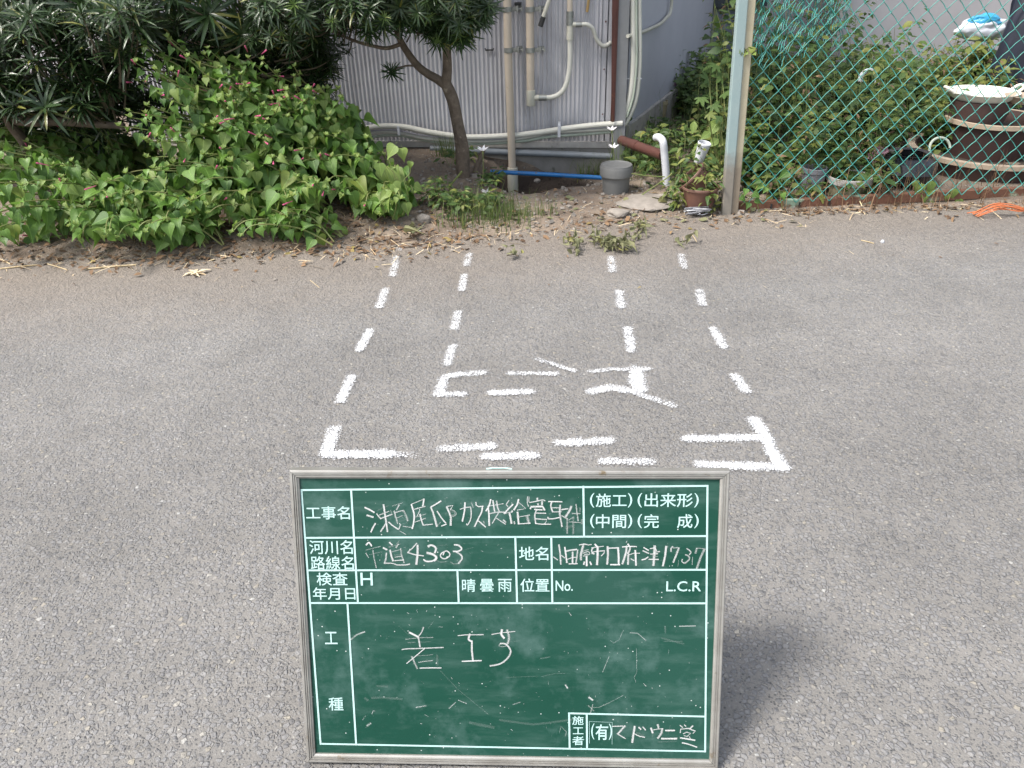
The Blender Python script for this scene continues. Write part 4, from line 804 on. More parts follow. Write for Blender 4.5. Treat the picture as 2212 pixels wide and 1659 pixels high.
# bag and dark sheet in the top right corner
def bag(name,label,cat,c,sz,mats):
    e=empty(name,c,label,cat)
    for k,(mt,dx,dz,s) in enumerate(mats):
        bm=bmesh.new(); bmesh.ops.create_icosphere(bm,subdivisions=4,radius=1)
        for v in bm.verts:
            n=noise.fractal(v.co*1.6+Vector((k*7,3,1)),.8,2.2,4); v.co=Vector((v.co.x*sz[0]*s,v.co.y*sz[1]*s,v.co.z*sz[2]*s))*(1+.28*n)+Vector((dx,-.01*k,dz))
        me=bpy.data.meshes.new('bag_skin'); bm.to_mesh(me); bm.free(); me.polygons.foreach_set('use_smooth',[True]*len(me.polygons)); me.materials.append(M[mt]); o=bpy.data.objects.new('bag_skin',me); link(o,e)
c=D(2125,55,4.9); bag('white_and_blue_bag','white plastic bag with a blue one against the pale wall','bag',c+Vector((0,0,-.02)),(.14,.06,.062),[('whitebag',0,0,1),('bluebag',.0,.045,.62)])
c=D(2215,60,4.6); bag('dark_sheet','dark navy sheet heaped at the right edge behind the fence','plastic sheet',Vector((c.x+.06,c.y,.32)),(.17,.12,.62),[('navy',0,0,1)])
# tangled wire, stones, orange rope
q=MB(); rr=random.Random(5); c=G(1505,467); c.z=.012
for i in range(9):
    P=[c+Vector((rr.uniform(-.055,.055),rr.uniform(-.025,.025),rr.uniform(0,.025))) for _ in range(5)]; q.tube(bez(P,5),.0022,6)
o=q.obj('tangled_wire',M['wiregrey'],None,True); tag(o,'tangle of grey wire on the ground beside the brown pot','wire')
q=MB(); c=G(2160,470)
for i in range(8):
    a=c+Vector((-.11+rr.uniform(-.02,.02),rr.uniform(-.04,.04),.01)); b_=c+Vector((.12,rr.uniform(-.04,.04),.02)); q.tube(bez([a,a.lerp(b_,.35)+Vector((0,rr.uniform(-.02,.02),rr.uniform(.01,.04))),a.lerp(b_,.7)+Vector((0,rr.uniform(-.02,.02),rr.uniform(.0,.03))),b_],5),.0022,6)
o=q.obj('orange_rope',M['orange'],None,True); tag(o,'frayed orange rope on the ground at the right edge','rope')
def stone(vx,vy,vw,vh,label,cat='stone',name='stone',flat=1.0,mat='stone',grp=None):
    c=G(vx,vy); s=pxm(c)*vw/2; hh=pxm(c)*vh/2*flat; bm=bmesh.new(); bmesh.ops.create_icosphere(bm,subdivisions=3,radius=1); sd_=vx*.1
    for v in bm.verts:
        n=noise.fractal(v.co*.9+Vector((sd_,1,1)),.9,2.2,3); v.co=Vector((v.co.x*s,v.co.y*s*.8,v.co.z*hh))*(1+.3*n)
    me=bpy.data.meshes.new(name); bm.to_mesh(me); bm.free(); me.materials.append(M[mat]); o=bpy.data.objects.new(name,me); link(o); c.z=max(gz(c.x,c.y),0)+hh*.35; o.location=c; tag(o,label,cat,grp)
stone(1334,470,48,22,'rounded grey stone lying in front of the drain cap')
stone(1400,447,130,22,'broad flat stone slab half buried in the soil',flat=.7,name='flat_stone')
stone(917,494,30,24,'grey pebble beside the green bush and grass tuft')
stone(1432,440,40,14,'small flat stone touching the slab',name='flat_stone')
stone(1906,524,9,9,'tiny white pebble on the asphalt at right',mat='whitepvc',name='pebble')
stone(1505,437,12,8,'white chip in front of the brown pot',mat='whitepvc',name='chip') if 0 else None
stone(595,605,8,6,'small pale pebble on the asphalt left of the marks',name='pebble')
stone(978,500+43,12,9,'small grey pebble between two paint dashes at the verge',name='pebble')
stone(1160,392,14,9,'small stone on the rim of the dug hole',name='pebble')
stone(560,470,22,16,'dusty stone under the leaves of the left bush',name='stone')
# ================================================================ PLANTS
def leaf_arr(prof,l,w,fold=.22,curl=.25,back=0.0,petiole=0.0):
    """one leaf along +Y, face +Z; prof = (t, half width)"""
    V=[];F=[];UV=[]; n=len(prof)
    for t,hw in prof:
        y=t*l; z=-curl*l*max(0,t)**2
        for s_ in(-1,0,1):
            V.append((s_*hw*w, y-(abs(s_)*back*l if t<.12 else 0), z+abs(s_)*hw*w*fold)); UV.append((.5+s_*.5*min(1,hw*2.0),t))
    for i in range(n-1):
        for k in(0,1): F.append((i*3+k,i*3+k+1,(i+1)*3+k+1,(i+1)*3+k))
    if petiole: 
        b=len(V); V+=[(-.012*w,-petiole,.006),( .012*w,-petiole,.006)]; UV+=[(.5,0),(.5,0)]; F.append((b,b+1,1))
    return np.array(V),F,np.array(UV)
HEART=[(-.07,.20),(.0,.40),(.12,.50),(.28,.46),(.45,.34),(.62,.21),(.80,.09),(1,.004)]
OVAL=[(0,.03),(.15,.30),(.35,.5),(.6,.42),(.82,.2),(1,.01)]
STRAP=[(0,.12),(.15,.42),(.45,.5),(.75,.42),(.93,.2),(1,.02)]
LANCE=[(0,.05),(.2,.38),(.45,.5),(.75,.25),(1,.01)]
heartA=[leaf_arr(HEART,1,.92,.28+.1*i,.18+.16*i,.04,.32) for i in range(4)]
ovalA=[leaf_arr(OVAL,1,.62,.2,.2*i,0,.1) for i in range(3)]
strapA=[leaf_arr(STRAP,1,.115,.25,.10+.22*i) for i in range(4)]
lanceA=[leaf_arr(LANCE,1,.34,.3,.15+.2*i,0,.05) for i in range(3)]
bladeA=[leaf_arr([(0,.5),(.5,.4),(1,.02)],1,.03,.3,.35+.5*i) for i in range(3)]
def lobed():
    V=[(0,0,0)];F=[];UV=[(.5,0)]
    for k in range(5):
        a=(k-2)*.72; L=(1,.85,.62)[abs(k-2)]
        for da,r in((-.30,.55),(-.16,.8),(0,1),(.16,.8),(.30,.55)):
            V.append((math.sin(a+da)*L*r,math.cos(a+da)*L*r,-.12*r*r)); UV.append((.5+math.sin(a+da)*.5,r))
        b=1+k*5; F+=[(0,b+1,b),(0,b+2,b+1),(0,b+3,b+2),(0,b+4,b+3)]
        if k: F.append((0,b,b-1))
    return np.array(V,float),F,np.array(UV)
lobeA=[lobed()]
def frame(o,d,n,s=1.0):
    d=Vector(d).normalized(); n=Vector(n); n=(n-d*n.dot(d))
    if n.length<1e-4: n=d.orthogonal()
    n.normalize(); x=d.cross(n)
    return Matrix(((x.x*s,d.x*s,n.x*s,o[0]),(x.y*s,d.y*s,n.y*s,o[1]),(x.z*s,d.z*s,n.z*s,o[2]),(0,0,0,1)))
class LV: # many leaves in one mesh
    def __init__(s): s.V=[];s.F=[];s.U=[];s.n=0
    def add(s,arr,Mx):
        v,f,u=arr; m=np.array(Mx); s.V.append(v@m[:3,:3].T+m[:3,3]); s.F+=[tuple(s.n+i for i in q) for q in f]; s.U.append(u); s.n+=len(v)
    def obj(s,name,mat,parent=None,kind='stuff',off=None):
        if not s.V: return None
        V=np.concatenate(s.V); U=np.concatenate(s.U); 
        if off is None and parent is not None: off=parent.location
        if off is not None: V=V-np.array(off)
        me=bpy.data.meshes.new(name); me.from_pydata(V.tolist(),[],s.F); me.polygons.foreach_set('use_smooth',[True]*len(me.polygons))
        l=me.uv_layers.new(name='UVMap'); li=np.zeros(len(me.loops),dtype=np.int32); me.loops.foreach_get('vertex_index',li); l.data.foreach_set('uv',U[li].astype(np.float32).ravel())
        me.materials.append(M[mat]); o=bpy.data.objects.new(name,me); link(o,parent); 
        if kind:o['kind']=kind
        return o
def leafmesh(arr,mat,name='leaf'):
    l=LV(); l.add(arr,Matrix.Identity(4)); o=l.obj(name,mat,None,None); me=o.data; bpy.data.objects.remove(o); return me
CAMP=Vector((0,0,H))
rv=random.Random(11)
def rvec(s=1): return Vector((rv.gauss(0,s),rv.gauss(0,s),rv.gauss(0,s)))
HM=[leafmesh(a,'leaf') for a in heartA]; HY=[leafmesh(a,'leafy') for a in heartA]
def flower(parent,p,d,mat='pink',L=.03):
    d=Vector(d).normalized(); q=MB(); q.tube([p,p+d*L*.6,p+d*L],[.0012,.0018,.0028],6); 
    q.lathe([(.0015,0),(.0028,.004),(.0035,.010),(.001,.014)],5,Matrix.Translation(p+d*L)@d.to_track_quat('Z','Y').to_matrix().to_4x4())
    return q
def herb(name,label,base,tips,leaf=.07,group=None,nflow=4,dens=.047,maxobj=290,drop=.7,young=.2,cat='bush'):
    """leafy shoots: each tip is a world point, leaves in opposite pairs down the stem"""
    e=empty(name,base,label,cat,group); st=MB(); L=[]; fl=MB(); buds=LV()
    for tip in tips:
        b=base+Vector((rv.uniform(-.12,.12),rv.uniform(-.05,.10),0)); h=tip-b
        mid=b+h*.5+Vector((h.x*-.12,.05,abs(h.z)*.18+.02)); m2=b+h*.82+Vector((0,.01,.05))
        P=bez([b,mid,m2,tip],6); st.tube(P,[.0038-.0026*i/len(P) for i in range(len(P))],5)
        # arc length walk
        ds=[0]; 
        for a,c in zip(P,P[1:]): ds.append(ds[-1]+(c-a).length)
        tot=ds[-1]; s_=tot*rv.uniform(.18,.3); k=0; rot=rv.uniform(0,PI)
        while s_<tot:
            i=max(j for j in range(len(ds)) if ds[j]<=s_); i=min(i,len(P)-2); t=(s_-ds[i])/max(1e-6,ds[i+1]-ds[i]); p=P[i].lerp(P[i+1],t); T=(P[i+1]-P[i]).normalized()
            u=s_/tot; sz=leaf*(1.0 if u<.75 else 1.0-.62*(u-.75)/.25)*rv.uniform(.5,1.3); rot+=PI/2+rv.gauss(0,.25)
            a=T.orthogonal().normalized(); bb=T.cross(a)
            for sg in(1,-1):
                if rv.random()<.08: continue
                side=(a*math.cos(rot)+bb*math.sin(rot))*sg
                tocam=(CAMP-p).normalized()
                d=side*.7+Vector((0,-.28,0))+Vector((0,0,-drop))*rv.uniform(.4,1.6)+rvec(.28)+T*.15
                d.normalize(); n=tocam*.5+Vector((-.1,-.2,.6))+side*.3+rvec(.38)
                q=p+side*.008+d*sz*.28
                L.append((q,frame(q,d,n,sz),sz,u,rv.randrange(4)))
            s_+=dens*rv.uniform(.75,1.35); k+=1
        for j in range(7):    # crowded young tip with buds
            a_=j*2.4; d=Vector((math.cos(a_)*.6,math.sin(a_)*.6-.15,.55+.4*rv.random())); buds.add(ovalA[j%3],frame(tip,d,(0,-.3,1),leaf*.34*rv.uniform(.6,1.2)))
        for j in range(1 if rv.random()<nflow*.09 else 0):
            d=Vector((rv.uniform(-.8,.8),-.7,rv.uniform(-.1,.7))); f=flower(e,tip+rvec(.01),d); fl.add(f.V,f.F)
    st.obj('stem',M['stem'],e,True)
    buds.obj('young_leaves','leafy',e)
    if fl.V: fl.obj('flowers',M['pink'],e,True)['kind']='stuff'
    L.sort(key=lambda q:(q[0]-CAMP).length-q[2]*3)
    rest=LV()
    for i,(q,Mx,sz,u,k) in enumerate(L):
        if i<maxobj:
            o=bpy.data.objects.new('leaf',(HY if rv.random()<young else HM)[k]); link(o,e); o.matrix_local=Matrix.Translation(-e.location)@Mx
        else: rest.add(heartA[k],Mx)
    rest.obj('foliage','leaf',e)
    return e
def tips_in(poly,n,Yf,Yb,zmin=.03):
    xs=[p[0] for p in poly]; ys=[p[1] for p in poly]; out=[]
    while len(out)<n:
        x=rv.uniform(min(xs),max(xs)); y=rv.uniform(min(ys),max(ys)); ins=False; j=len(poly)-1
        for i in range(len(poly)):
            if (poly[i][1]>y)!=(poly[j][1]>y) and x<(poly[j][0]-poly[i][0])*(y-poly[i][1])/(poly[j][1]-poly[i][1])+poly[i][0]: ins=not ins
            j=i
        if not ins: continue
        f=(max(ys)-y)/(max(ys)-min(ys)); Y=Yf+(Yb-Yf)*max(0,min(1,f*.75+rv.uniform(-.15,.6))); p=D(x,y,Y)
        if p.z<zmin: p=D(x,y,Y); g=G(x,y,zmin); p=g
        out.append(p)
    return out
herb('green_bush','tallest heart leaved bush, its pink budded shoots reaching up into the dark shrub',Vector((-.98,3.28,.02)),tips_in([(275,50),(420,90),(560,150),(620,240),(600,330),(520,400),(330,380),(250,280),(290,150)],54,2.98,3.22),.058,'heart leaved bushes along the verge',4)
herb('green_bush','lowest heart leaved bush at the far left, spilling onto the asphalt edge',Vector((-1.62,3.15,.02)),tips_in([(-120,330),(60,300),(170,330),(290,400),(330,470),(230,520),(20,560),(-120,560)],52,2.70,3.2),.054,'heart leaved bushes along the verge',2)
herb('green_bush','heart leaved bush in front of the left end of the zinc shed wall',Vector((-.62,3.42,.02)),tips_in([(520,170),(640,180),(745,190),(770,260),(740,330),(640,360),(520,330)],36,3.1,3.45),.060,'heart leaved bushes along the verge',3)
herb('green_bush','heart leaved bush hanging lowest in the middle, over dry leaf litter',Vector((-.86,3.18,.02)),tips_in([(260,330),(420,330),(640,340),(720,400),(700,455),(560,445),(380,465),(270,470)],44,2.84,3.15),.066,'heart leaved bushes along the verge',2)
herb('green_bush','rightmost heart leaved bush, its tall shoots in front of the bare soil',Vector((-.50,3.25,.02)),tips_in([(690,300),(790,270),(840,330),(890,380),(900,440),(860,490),(700,460)],30,2.98,3.35),.062,'heart leaved bushes along the verge',2,young=.25)
herb('green_bush','shaded low heart leaved bush between the far left shrub and the tall bush',Vector((-1.75,3.5,.02)),tips_in([(-60,270),(100,250),(210,260),(290,300),(260,370),(60,350),(-60,330)],30,3.3,3.6),.048,'heart leaved bushes along the verge',2)
herb('green_bush','low front heart leaved bush filling the gap between the far left and middle bushes',Vector((-1.22,3.0,.02)),tips_in([(170,400),(300,380),(420,430),(450,500),(330,525),(170,530)],40,2.76,3.05),.056,'heart leaved bushes along the verge',2)
herb('green_bush','dark back heart leaved bush under the large narrow leaved shrub',Vector((-1.6,3.75,.02)),tips_in([(-200,240),(60,240),(330,300),(400,360),(200,400),(-200,400)],44,3.5,3.95),.055,'heart leaved bushes along the verge',1)
herb('green_bush','upper heart leaved bush merging with the branches of the narrow leaved shrub above',Vector((-.85,3.45,.02)),tips_in([(285,70),(420,80),(560,120),(700,165),(748,220),(640,270),(300,250)],50,3.15,3.4),.056,'heart leaved bushes along the verge',4,young=.2)
herb('green_bush','small heart leaved seedlings low under the middle bush beside the litter',Vector((-.75,2.98,.02)),tips_in([(430,460),(640,440),(720,460),(650,505),(450,520)],16,2.86,3.05),.045,'heart leaved bushes along the verge',0)
# slender vine at the right end of the bushes
vn=empty('vine_shoot',G(845,480),'thin twining vine shoots with pale round leaves in front of the soil','vine'); q=MB()
for P in ([(850,470),(858,430),(852,380),(840,345),(835,320)],[(870,465),(880,420),(873,390),(885,375),(888,352)],[(855,420),(862,400),(850,372),(820,352)]):
    q.tube(bez([D(x,y,3.12) for x,y in P],6),.0018,6)
q.obj('stem',M['stem'],vn,True)
for vx,vy,sz in((852,316,.06),(868,322,.05),(888,350,.03),(850,398,.055),(820,355,.05),(878,440,.05),(840,440,.06)):
    o=bpy.data.objects.new('leaf',HY[rv.randrange(4)]); link(o,vn); p=D(vx,vy,3.11); o.matrix_local=Matrix.Translation(-vn.location)@frame(p,(rv.uniform(-.6,.6),-.2,-.6),(0,-.6,.6),sz)
# ---------------------------------------------------------------- podocarpus shrubs
def rosette_mesh(n,l,mat,spread,seed):
    r=random.Random(seed); L=LV(); rt=0
    for i in range(n):
        rt+=2.4; u=i/n; th=spread*(1-.55*u)+r.gauss(0,.12); d=Vector((math.sin(th)*math.cos(rt),math.sin(th)*math.sin(rt),math.cos(th)))
        p=Vector((0,0,-.035*(1-u)*l/.1)); nn=Vector((0,0,1)) if th>.3 else Vector((math.cos(rt),math.sin(rt),0))
        L.add(strapA[r.randrange(4)],frame(p,d,nn,l*r.uniform(.7,1.1)))
    o=L.obj('leaf_rosette',mat,None,None); me=o.data; bpy.data.objects.remove(o)
    return me
RM=[rosette_mesh(22,.092,'podo',1.35,i) for i in range(5)]; RY_=[rosette_mesh(16,.06,'podoy',1.0,20+i) for i in range(3)]
def limbtube(st,P,r0,r1): 
    P=bez(P,7); st.tube(P,[r0+(r1-r0)*i/(len(P)-1) for i in range(len(P))],12); return P
def podo(name,label,base,limbs,trunkobj,targets,yfrac,maxn=290,sc=1.0):
    e=empty(name,base,label,'shrub'); pts=[]
    tr=MB(); P=None
    for P_,a,b in trunkobj: P=limbtube(tr,P_,a,b); pts+=P
    V=tr.V; tr.V=[tuple(Vector(v)+Vector(v).cross(Vector((.3,.5,.8)))*0+Vector((1,1,0))*.0035*noise.noise(Vector((v[0]*18,v[1]*18,v[2]*7)))) for v in V]
    tr.obj('trunk',M['bark'],e,True)
    q=MB()
    for P_,a,b in limbs: pts+=limbtube(q,P_,a,b)
    if q.V: q.obj('limb',M['bark'],e,True)
    tw=MB(); extra=LV(); n=0
    targets=sorted(targets,key=lambda t:(t-CAMP).length)
    for t in targets:
        c=min(pts,key=lambda p:(p-t).length+.4*max(0,p.z-t.z)); d=(t-c); 
        out=(d.normalized()*.7+Vector((0,-.12,.55))+rvec(.28)).normalized()
        c=t-d*min(1,.15/max(d.length,1e-4)); d=t-c; m=c+d*.55+Vector((0,0,-.012)); tw.tube(bez([c,m,t],4),[.004-.0025*i/8 for i in range(9)],5,False)
        y=rv.random()<yfrac; me=(RY_ if y else RM)[rv.randrange(3 if y else 5)]; s_=rv.uniform(.7,1.2)*sc
        Mx=Matrix.Translation(t)@out.to_track_quat('Z','Y').to_matrix().to_4x4()@Matrix.Rotation(rv.uniform(0,6.3),4,'Z')@Matrix.Scale(s_,4)
        if n<maxn:
            o=bpy.data.objects.new('leaf_rosette',me); link(o,e); o.matrix_local=Matrix.Translation(-e.location)@Mx; n+=1
        else:
            co=np.zeros(len(me.vertices)*3); me.vertices.foreach_get('co',co); u=np.zeros((len(me.vertices),2)); extra.add((co.reshape(-1,3),[tuple(p.vertices) for p in me.polygons],u),Mx)
        if y:  # an older whorl below every young one
            o=bpy.data.objects.new('leaf_rosette',RM[rv.randrange(5)]); link(o,e); Mx2=Matrix.Translation(-e.location)@Matrix.Translation(t-out*.03)@out.to_track_quat('Z','Y').to_matrix().to_4x4()@Matrix.Scale(s_*.9,4); o.matrix_local=Mx2
    tw.obj('twigs',M['twig'],e,True)['kind']='stuff'
    extra.obj('foliage','podo',e)
    return e
YT=3.72
tb_=G(1001,387,.05); YT=tb_.y
T1=[Vector((tb_.x,YT,-.03)),D(1000,372,YT),D(998,320,YT),D(989,267,YT),D(978,215,YT),D(963,180,YT)]
T2=[D(963,184,YT),D(966,150,YT),D(966,110,YT),D(970,60,YT-.03),D(978,0,YT-.05),D(985,-90,YT-.05)]
L1=[D(965,186,YT),D(946,172,YT),D(925,160,YT-.01),D(903,143,YT-.03),D(880,113,YT-.05),D(862,80,YT-.08),D(850,30,YT-.1),D(840,-60,YT-.1)]
L2=[D(866,95,YT-.08),D(836,104,YT-.1),D(800,98,YT-.12),D(760,86,YT-.12),D(700,60,YT-.1),D(640,40,YT-.05)]
L3=[D(905,143,YT-.03),D(880,142,YT-.04),D(855,148,YT-.05)]
L4=[D(975,30,YT),D(1000,20,YT-.05),D(1030,25,YT-.1)]
tg=[]
def fill(poly,n,Y0_,Y1_,cond=None):
    xs=[p[0] for p in poly]; ys=[p[1] for p in poly]; out=[]
    while len(out)<n:
        x=rv.uniform(min(xs),max(xs)); y=rv.uniform(min(ys),max(ys)); ins=False; j=len(poly)-1
        for i in range(len(poly)):
            if (poly[i][1]>y)!=(poly[j][1]>y) and x<(poly[j][0]-poly[i][0])*(y-poly[i][1])/(poly[j][1]-poly[i][1])+poly[i][0]: ins=not ins
            j=i
        if ins: out.append(D(x,y,rv.uniform(Y0_,Y1_)))
    return out
tg+=fill([(560,-160),(1010,-160),(1030,20),(1010,60),(960,75),(900,50),(800,60),(700,60),(600,110),(540,80)],480,YT-.5,YT+.12)
tg+=fill([(930,-20),(1030,0),(1045,25),(1000,85),(930,90),(900,60)],70,YT-.32,YT-.1)+fill([(1000,-60),(1060,-60),(1066,10),(1050,45),(1010,60)],30,YT-.32,YT-.1)
tg+=[D(x,y,YT-.1) for x,y in((846,150),(752,112),(740,95),(690,105),(655,110),(800,60),(860,60),(1040,40),(1010,90),(990,75),(620,120),(590,100))]
T3=[L1[-1],D(860,-120,YT-.1)]
tree=podo('podocarpus_shrub','narrow leaved tree with a bare forked trunk in front of the zinc shed',Vector((tb_.x,YT,0)),[(L1,.021,.010),(L2,.009,.004),(L3,.005,.003),(L4,.008,.004)],[(T1,.034,.025),(T2,.024,.014)],tg,.22,290,.66)
bx=D(130,420,3.75)
T1=[Vector((bx.x,3.75,-.03)),Vector((bx.x+.02,3.72,.25)),Vector((bx.x+.05,3.65,.55)),Vector((bx.x+.02,3.62,1.0))]
T2=[Vector((bx.x+.10,3.8,-.03)),Vector((bx.x+.35,3.76,.4)),Vector((bx.x+.6,3.7,.8)),Vector((bx.x+.8,3.65,1.15))]
T3=[Vector((bx.x-.15,3.7,-.03)),D(60,330,3.5),D(25,270,3.45),D(-10,200,3.4)]
L1=[D(20,255,3.5),D(60,262,3.4),D(130,262,3.35),D(200,268,3.3),D(268,272,3.28)]
tg=fill([(-200,-160),(600,-160),(600,40),(520,110),(330,90),(290,170),(240,250),(120,240),(0,220),(-200,230)],330,3.25,3.95)
tg+=fill([(-150,0),(330,0),(260,200),(120,240),(-150,250)],150,3.12,3.45)+fill([(330,60),(700,60),(740,110),(700,190),(560,200),(400,180)],130,3.5,3.9)+fill([(300,120),(700,120),(720,230),(300,260)],60,3.6,3.95)+fill([(-200,200),(330,200),(330,300),(-200,320)],90,3.5,3.95)
podo('podocarpus_shrub','large dark narrow leaved shrub filling the upper left corner behind the bushes',Vector((bx.x,3.75,0)),[(L1,.024,.012)],[(T1,.035,.018),(T2,.03,.012),(T3,.028,.014)],tg,.05,290,1.0)
# ---------------------------------------------------------------- weeds
def thicket(name,label,cat,clumps,kinds,kind='stuff'):
    """clumps: (x,y,height,radius,count)"""
    Ls={}; st=MB()
    for x,y,h,r,n in clumps:
        g_=max(gz(x,y),-.02)
        for i in range(max(3,n//9)):
            t=Vector((x+rv.gauss(0,r*.5),y+rv.gauss(0,r*.5),g_+h*rv.uniform(.5,1.0))); b=Vector((x+rv.gauss(0,r*.25),y+rv.gauss(0,r*.25),g_)); m=b.lerp(t,.6)+Vector((rv.gauss(0,.02),rv.gauss(0,.02),.02)); P=bez([b,m,t],4)
            if i%2==0: st.tube(P,.0012,4,False)
            for k in range(13):
                u=rv.uniform(.2,1); p=P[min(len(P)-1,int(u*(len(P)-1)))]; mt,arr,sz=rv.choice(kinds); a=rv.uniform(0,6.3)
                d=Vector((math.cos(a),math.sin(a),rv.uniform(-.5,.4))); nn=Vector((0,-.35,1))+rvec(.3); p=p+d*.02
                Ls.setdefault(mt,LV()).add(arr[rv.randrange(len(arr))],frame(p,d,nn,sz*rv.uniform(.6,1.25)))
    return Ls,st
def plantobj(name,label,cat,base,clumps,kinds,group=None):
    e=empty(name,base,label,cat,group); Ls,st=thicket(name,label,cat,clumps,kinds); 
    for k,L in Ls.items(): L.obj('foliage',k,e)
    st.obj('stems',M['stem'],e)['kind']='stuff'; return e
K_mix=[('weed',ovalA,.055),('weed',ovalA,.042),('weed',lobeA,.034),('weedy',ovalA,.04),('weed',lobeA,.028),('weed',ovalA,.035)]
K_yel=[('weedy',ovalA,.045),('weedy',lanceA,.06),('weed',ovalA,.045),('weed',lobeA,.032),('dry',lanceA,.04)]
K_dk=[('weed',ovalA,.045),('weed',lobeA,.036),('weed',ovalA,.035)]
def region(n,poly,Yf,hs,rs,cnt):
    out=[]
    while len(out)<n:
        x,y=rv.uniform(*poly[0]),rv.uniform(*poly[1]); out.append((x,y,rv.uniform(*hs),rv.uniform(*rs),cnt))
    return out
# behind the fence, several stands, the tall one beside the post
plantobj('weed_thicket','tall tangle of weeds climbing the mesh beside the pale blue fence post','weeds',Vector((1.25,3.6,0)),[(rv.uniform(1.0,1.75),rv.uniform(3.45,4.5),rv.uniform(.3,.75),.12,75) for _ in range(26)]+[(rv.uniform(1.0,1.35),rv.uniform(3.5,4.3),rv.uniform(.8,1.15),.1,60) for _ in range(9)],K_mix+[('dry',lanceA,.03)])
plantobj('weed_thicket','middle stand of weeds behind the fence, sloping down in front of the pale wall','weeds',Vector((2.0,4.3,0)),[(x,y,h*rv.uniform(.7,1.1),.12,70) for x,y,h in [(rv.uniform(1.55,2.35),rv.uniform(3.95,5.1),.36) for _ in range(46)]]+[(rv.uniform(1.6,2.2),rv.uniform(4.2,5.2),rv.uniform(.45,.75),.12,70) for _ in range(14)],K_mix)
plantobj('weed_thicket','sunny yellow green weeds around the basin at the right','weeds',Vector((2.7,4.6,0)),[(rv.uniform(2.1,3.5),rv.uniform(4.35,5.4),rv.uniform(.22,.42),.14,80) for _ in range(60)],K_yel)
plantobj('weed_thicket','low weeds and ground plants at the foot of the fence mesh','weeds',Vector((1.8,3.45,0)),[(x,y,h,.07,34) for x,y,h in [(rv.uniform(1.05,2.9),rv.uniform(3.36,3.95),rv.uniform(.05,.16)) for _ in range(90)] if not (1.62<x<2.95 and y<3.82)]+[(rv.uniform(1.05,1.6),rv.uniform(3.5,3.9),rv.uniform(.15,.3),.07,40) for _ in range(10)],K_mix+[('dry',lanceA,.035)])
plantobj('weed_thicket','shaded dark weeds filling the passage beside the blue grey wall','weeds',Vector((1.2,4.9,0)),[(x,y,h,.12,70) for x,y,h in [(C0.x+du.x*t+rv.uniform(.08,.7),C0.y+du.y*t+rv.uniform(-.1,.1),rv.uniform(.14,.34)) for t in [rv.uniform(.3,2.1) for _ in range(60)]]]+[(rv.uniform(1.05,1.5),rv.uniform(4.6,5.6),rv.uniform(.25,.42),.12,80) for _ in range(14)],K_dk)
bg_=D(2125,90,4.85)
plantobj('weed_thicket','tall weeds under the white and blue plastic bag','weeds',Vector((bg_.x,4.85,0)),[(bg_.x+dx,4.78+abs(dx)*.3,max(.3,bg_.z+.03),.07,90) for dx in(-.14,-.1,-.04,0,.03,.08,.13,.2)],K_yel)
# broad-leaf plant beside the post, left of it
lp=empty('lobed_plant',Vector((.98,3.7,0)),'plant with pale lobed leaves leaning on the left side of the fence post','plant'); 
lm=[leafmesh(lobeA[0],'weed'),leafmesh(ovalA[1],'leafy'),leafmesh(lobeA[0],'weedy')]
q=MB()
for vx,vy,sz,k in [(1548,140,.07,0),(1530,170,.085,0),(1560,165,.08,0),(1515,210,.07,0),(1540,225,.075,0),(1565,200,.075,0),(1550,250,.06,0),(1552,258,.085,1),(1535,285,.06,1),(1520,310,.05,1),(1552,300,.06,1),(1498,330,.045,1),(1545,340,.07,0),(1530,245,.06,2),(1500,262,.055,1),(1500,352,.04,1)]:
    Y=rv.uniform(3.42,3.8); p=D(vx,vy,Y); o=bpy.data.objects.new('leaf',lm[k]); link(o,lp); o.matrix_local=Matrix.Translation(-lp.location)@frame(p,(rv.uniform(-1,.5),-.4,rv.uniform(-.6,.3)),(0,-.8,.7),sz*(1 if k==1 else .75)); q.tube([p,Vector((1.0+rv.uniform(-.04,.04),3.6,.05))],.0018,5,False)
q.obj('stem',M['stem'],lp,True)
# vine leaf clump on the post and the one on the rail
vp=empty('post_vine',D(1607,115,3.24),'tiny bright vine sprig curling across the fence post','vine')
for i in range(7): 
    o=bpy.data.objects.new('leaf',lm[2] if i%2 else HY[i%4]); link(o,vp); p=D(1607+rv.uniform(-14,24),116+rv.uniform(-12,10),3.23); o.matrix_local=Matrix.Translation(-vp.location)@frame(p,rvec(),(0,-1,.5),.030)
rvn=empty('rail_vine',D(1995,430,3.3),'bright heart leaved vine hanging over the rusty rail','vine'); q=MB()
for vx,vy,sz in [(1985,408,.06),(2010,402,.055),(1998,425,.05),(2008,440,.05),(2000,455,.045),(1975,400,.04),(2060,418,.05),(2070,440,.045),(2045,430,.035),(2012,415,.05)]:
    o=bpy.data.objects.new('leaf',HY[rv.randrange(4)]); link(o,rvn); p=D(vx,vy-8,3.31); o.matrix_local=Matrix.Translation(-rvn.location)@frame(p,(rv.uniform(-.6,.6),-.3,-.8),(0,-1,.4),sz*.9)
q.tube(bez([D(1990,395,3.36),D(2000,420,3.32),D(2003,455,3.31)],5),.0015,5); q.tube(bez([D(2000,405,3.34),D(2045,420,3.32),D(2072,440,3.31)],5),.0015,5); q.obj('stem',M['stem'],rvn)
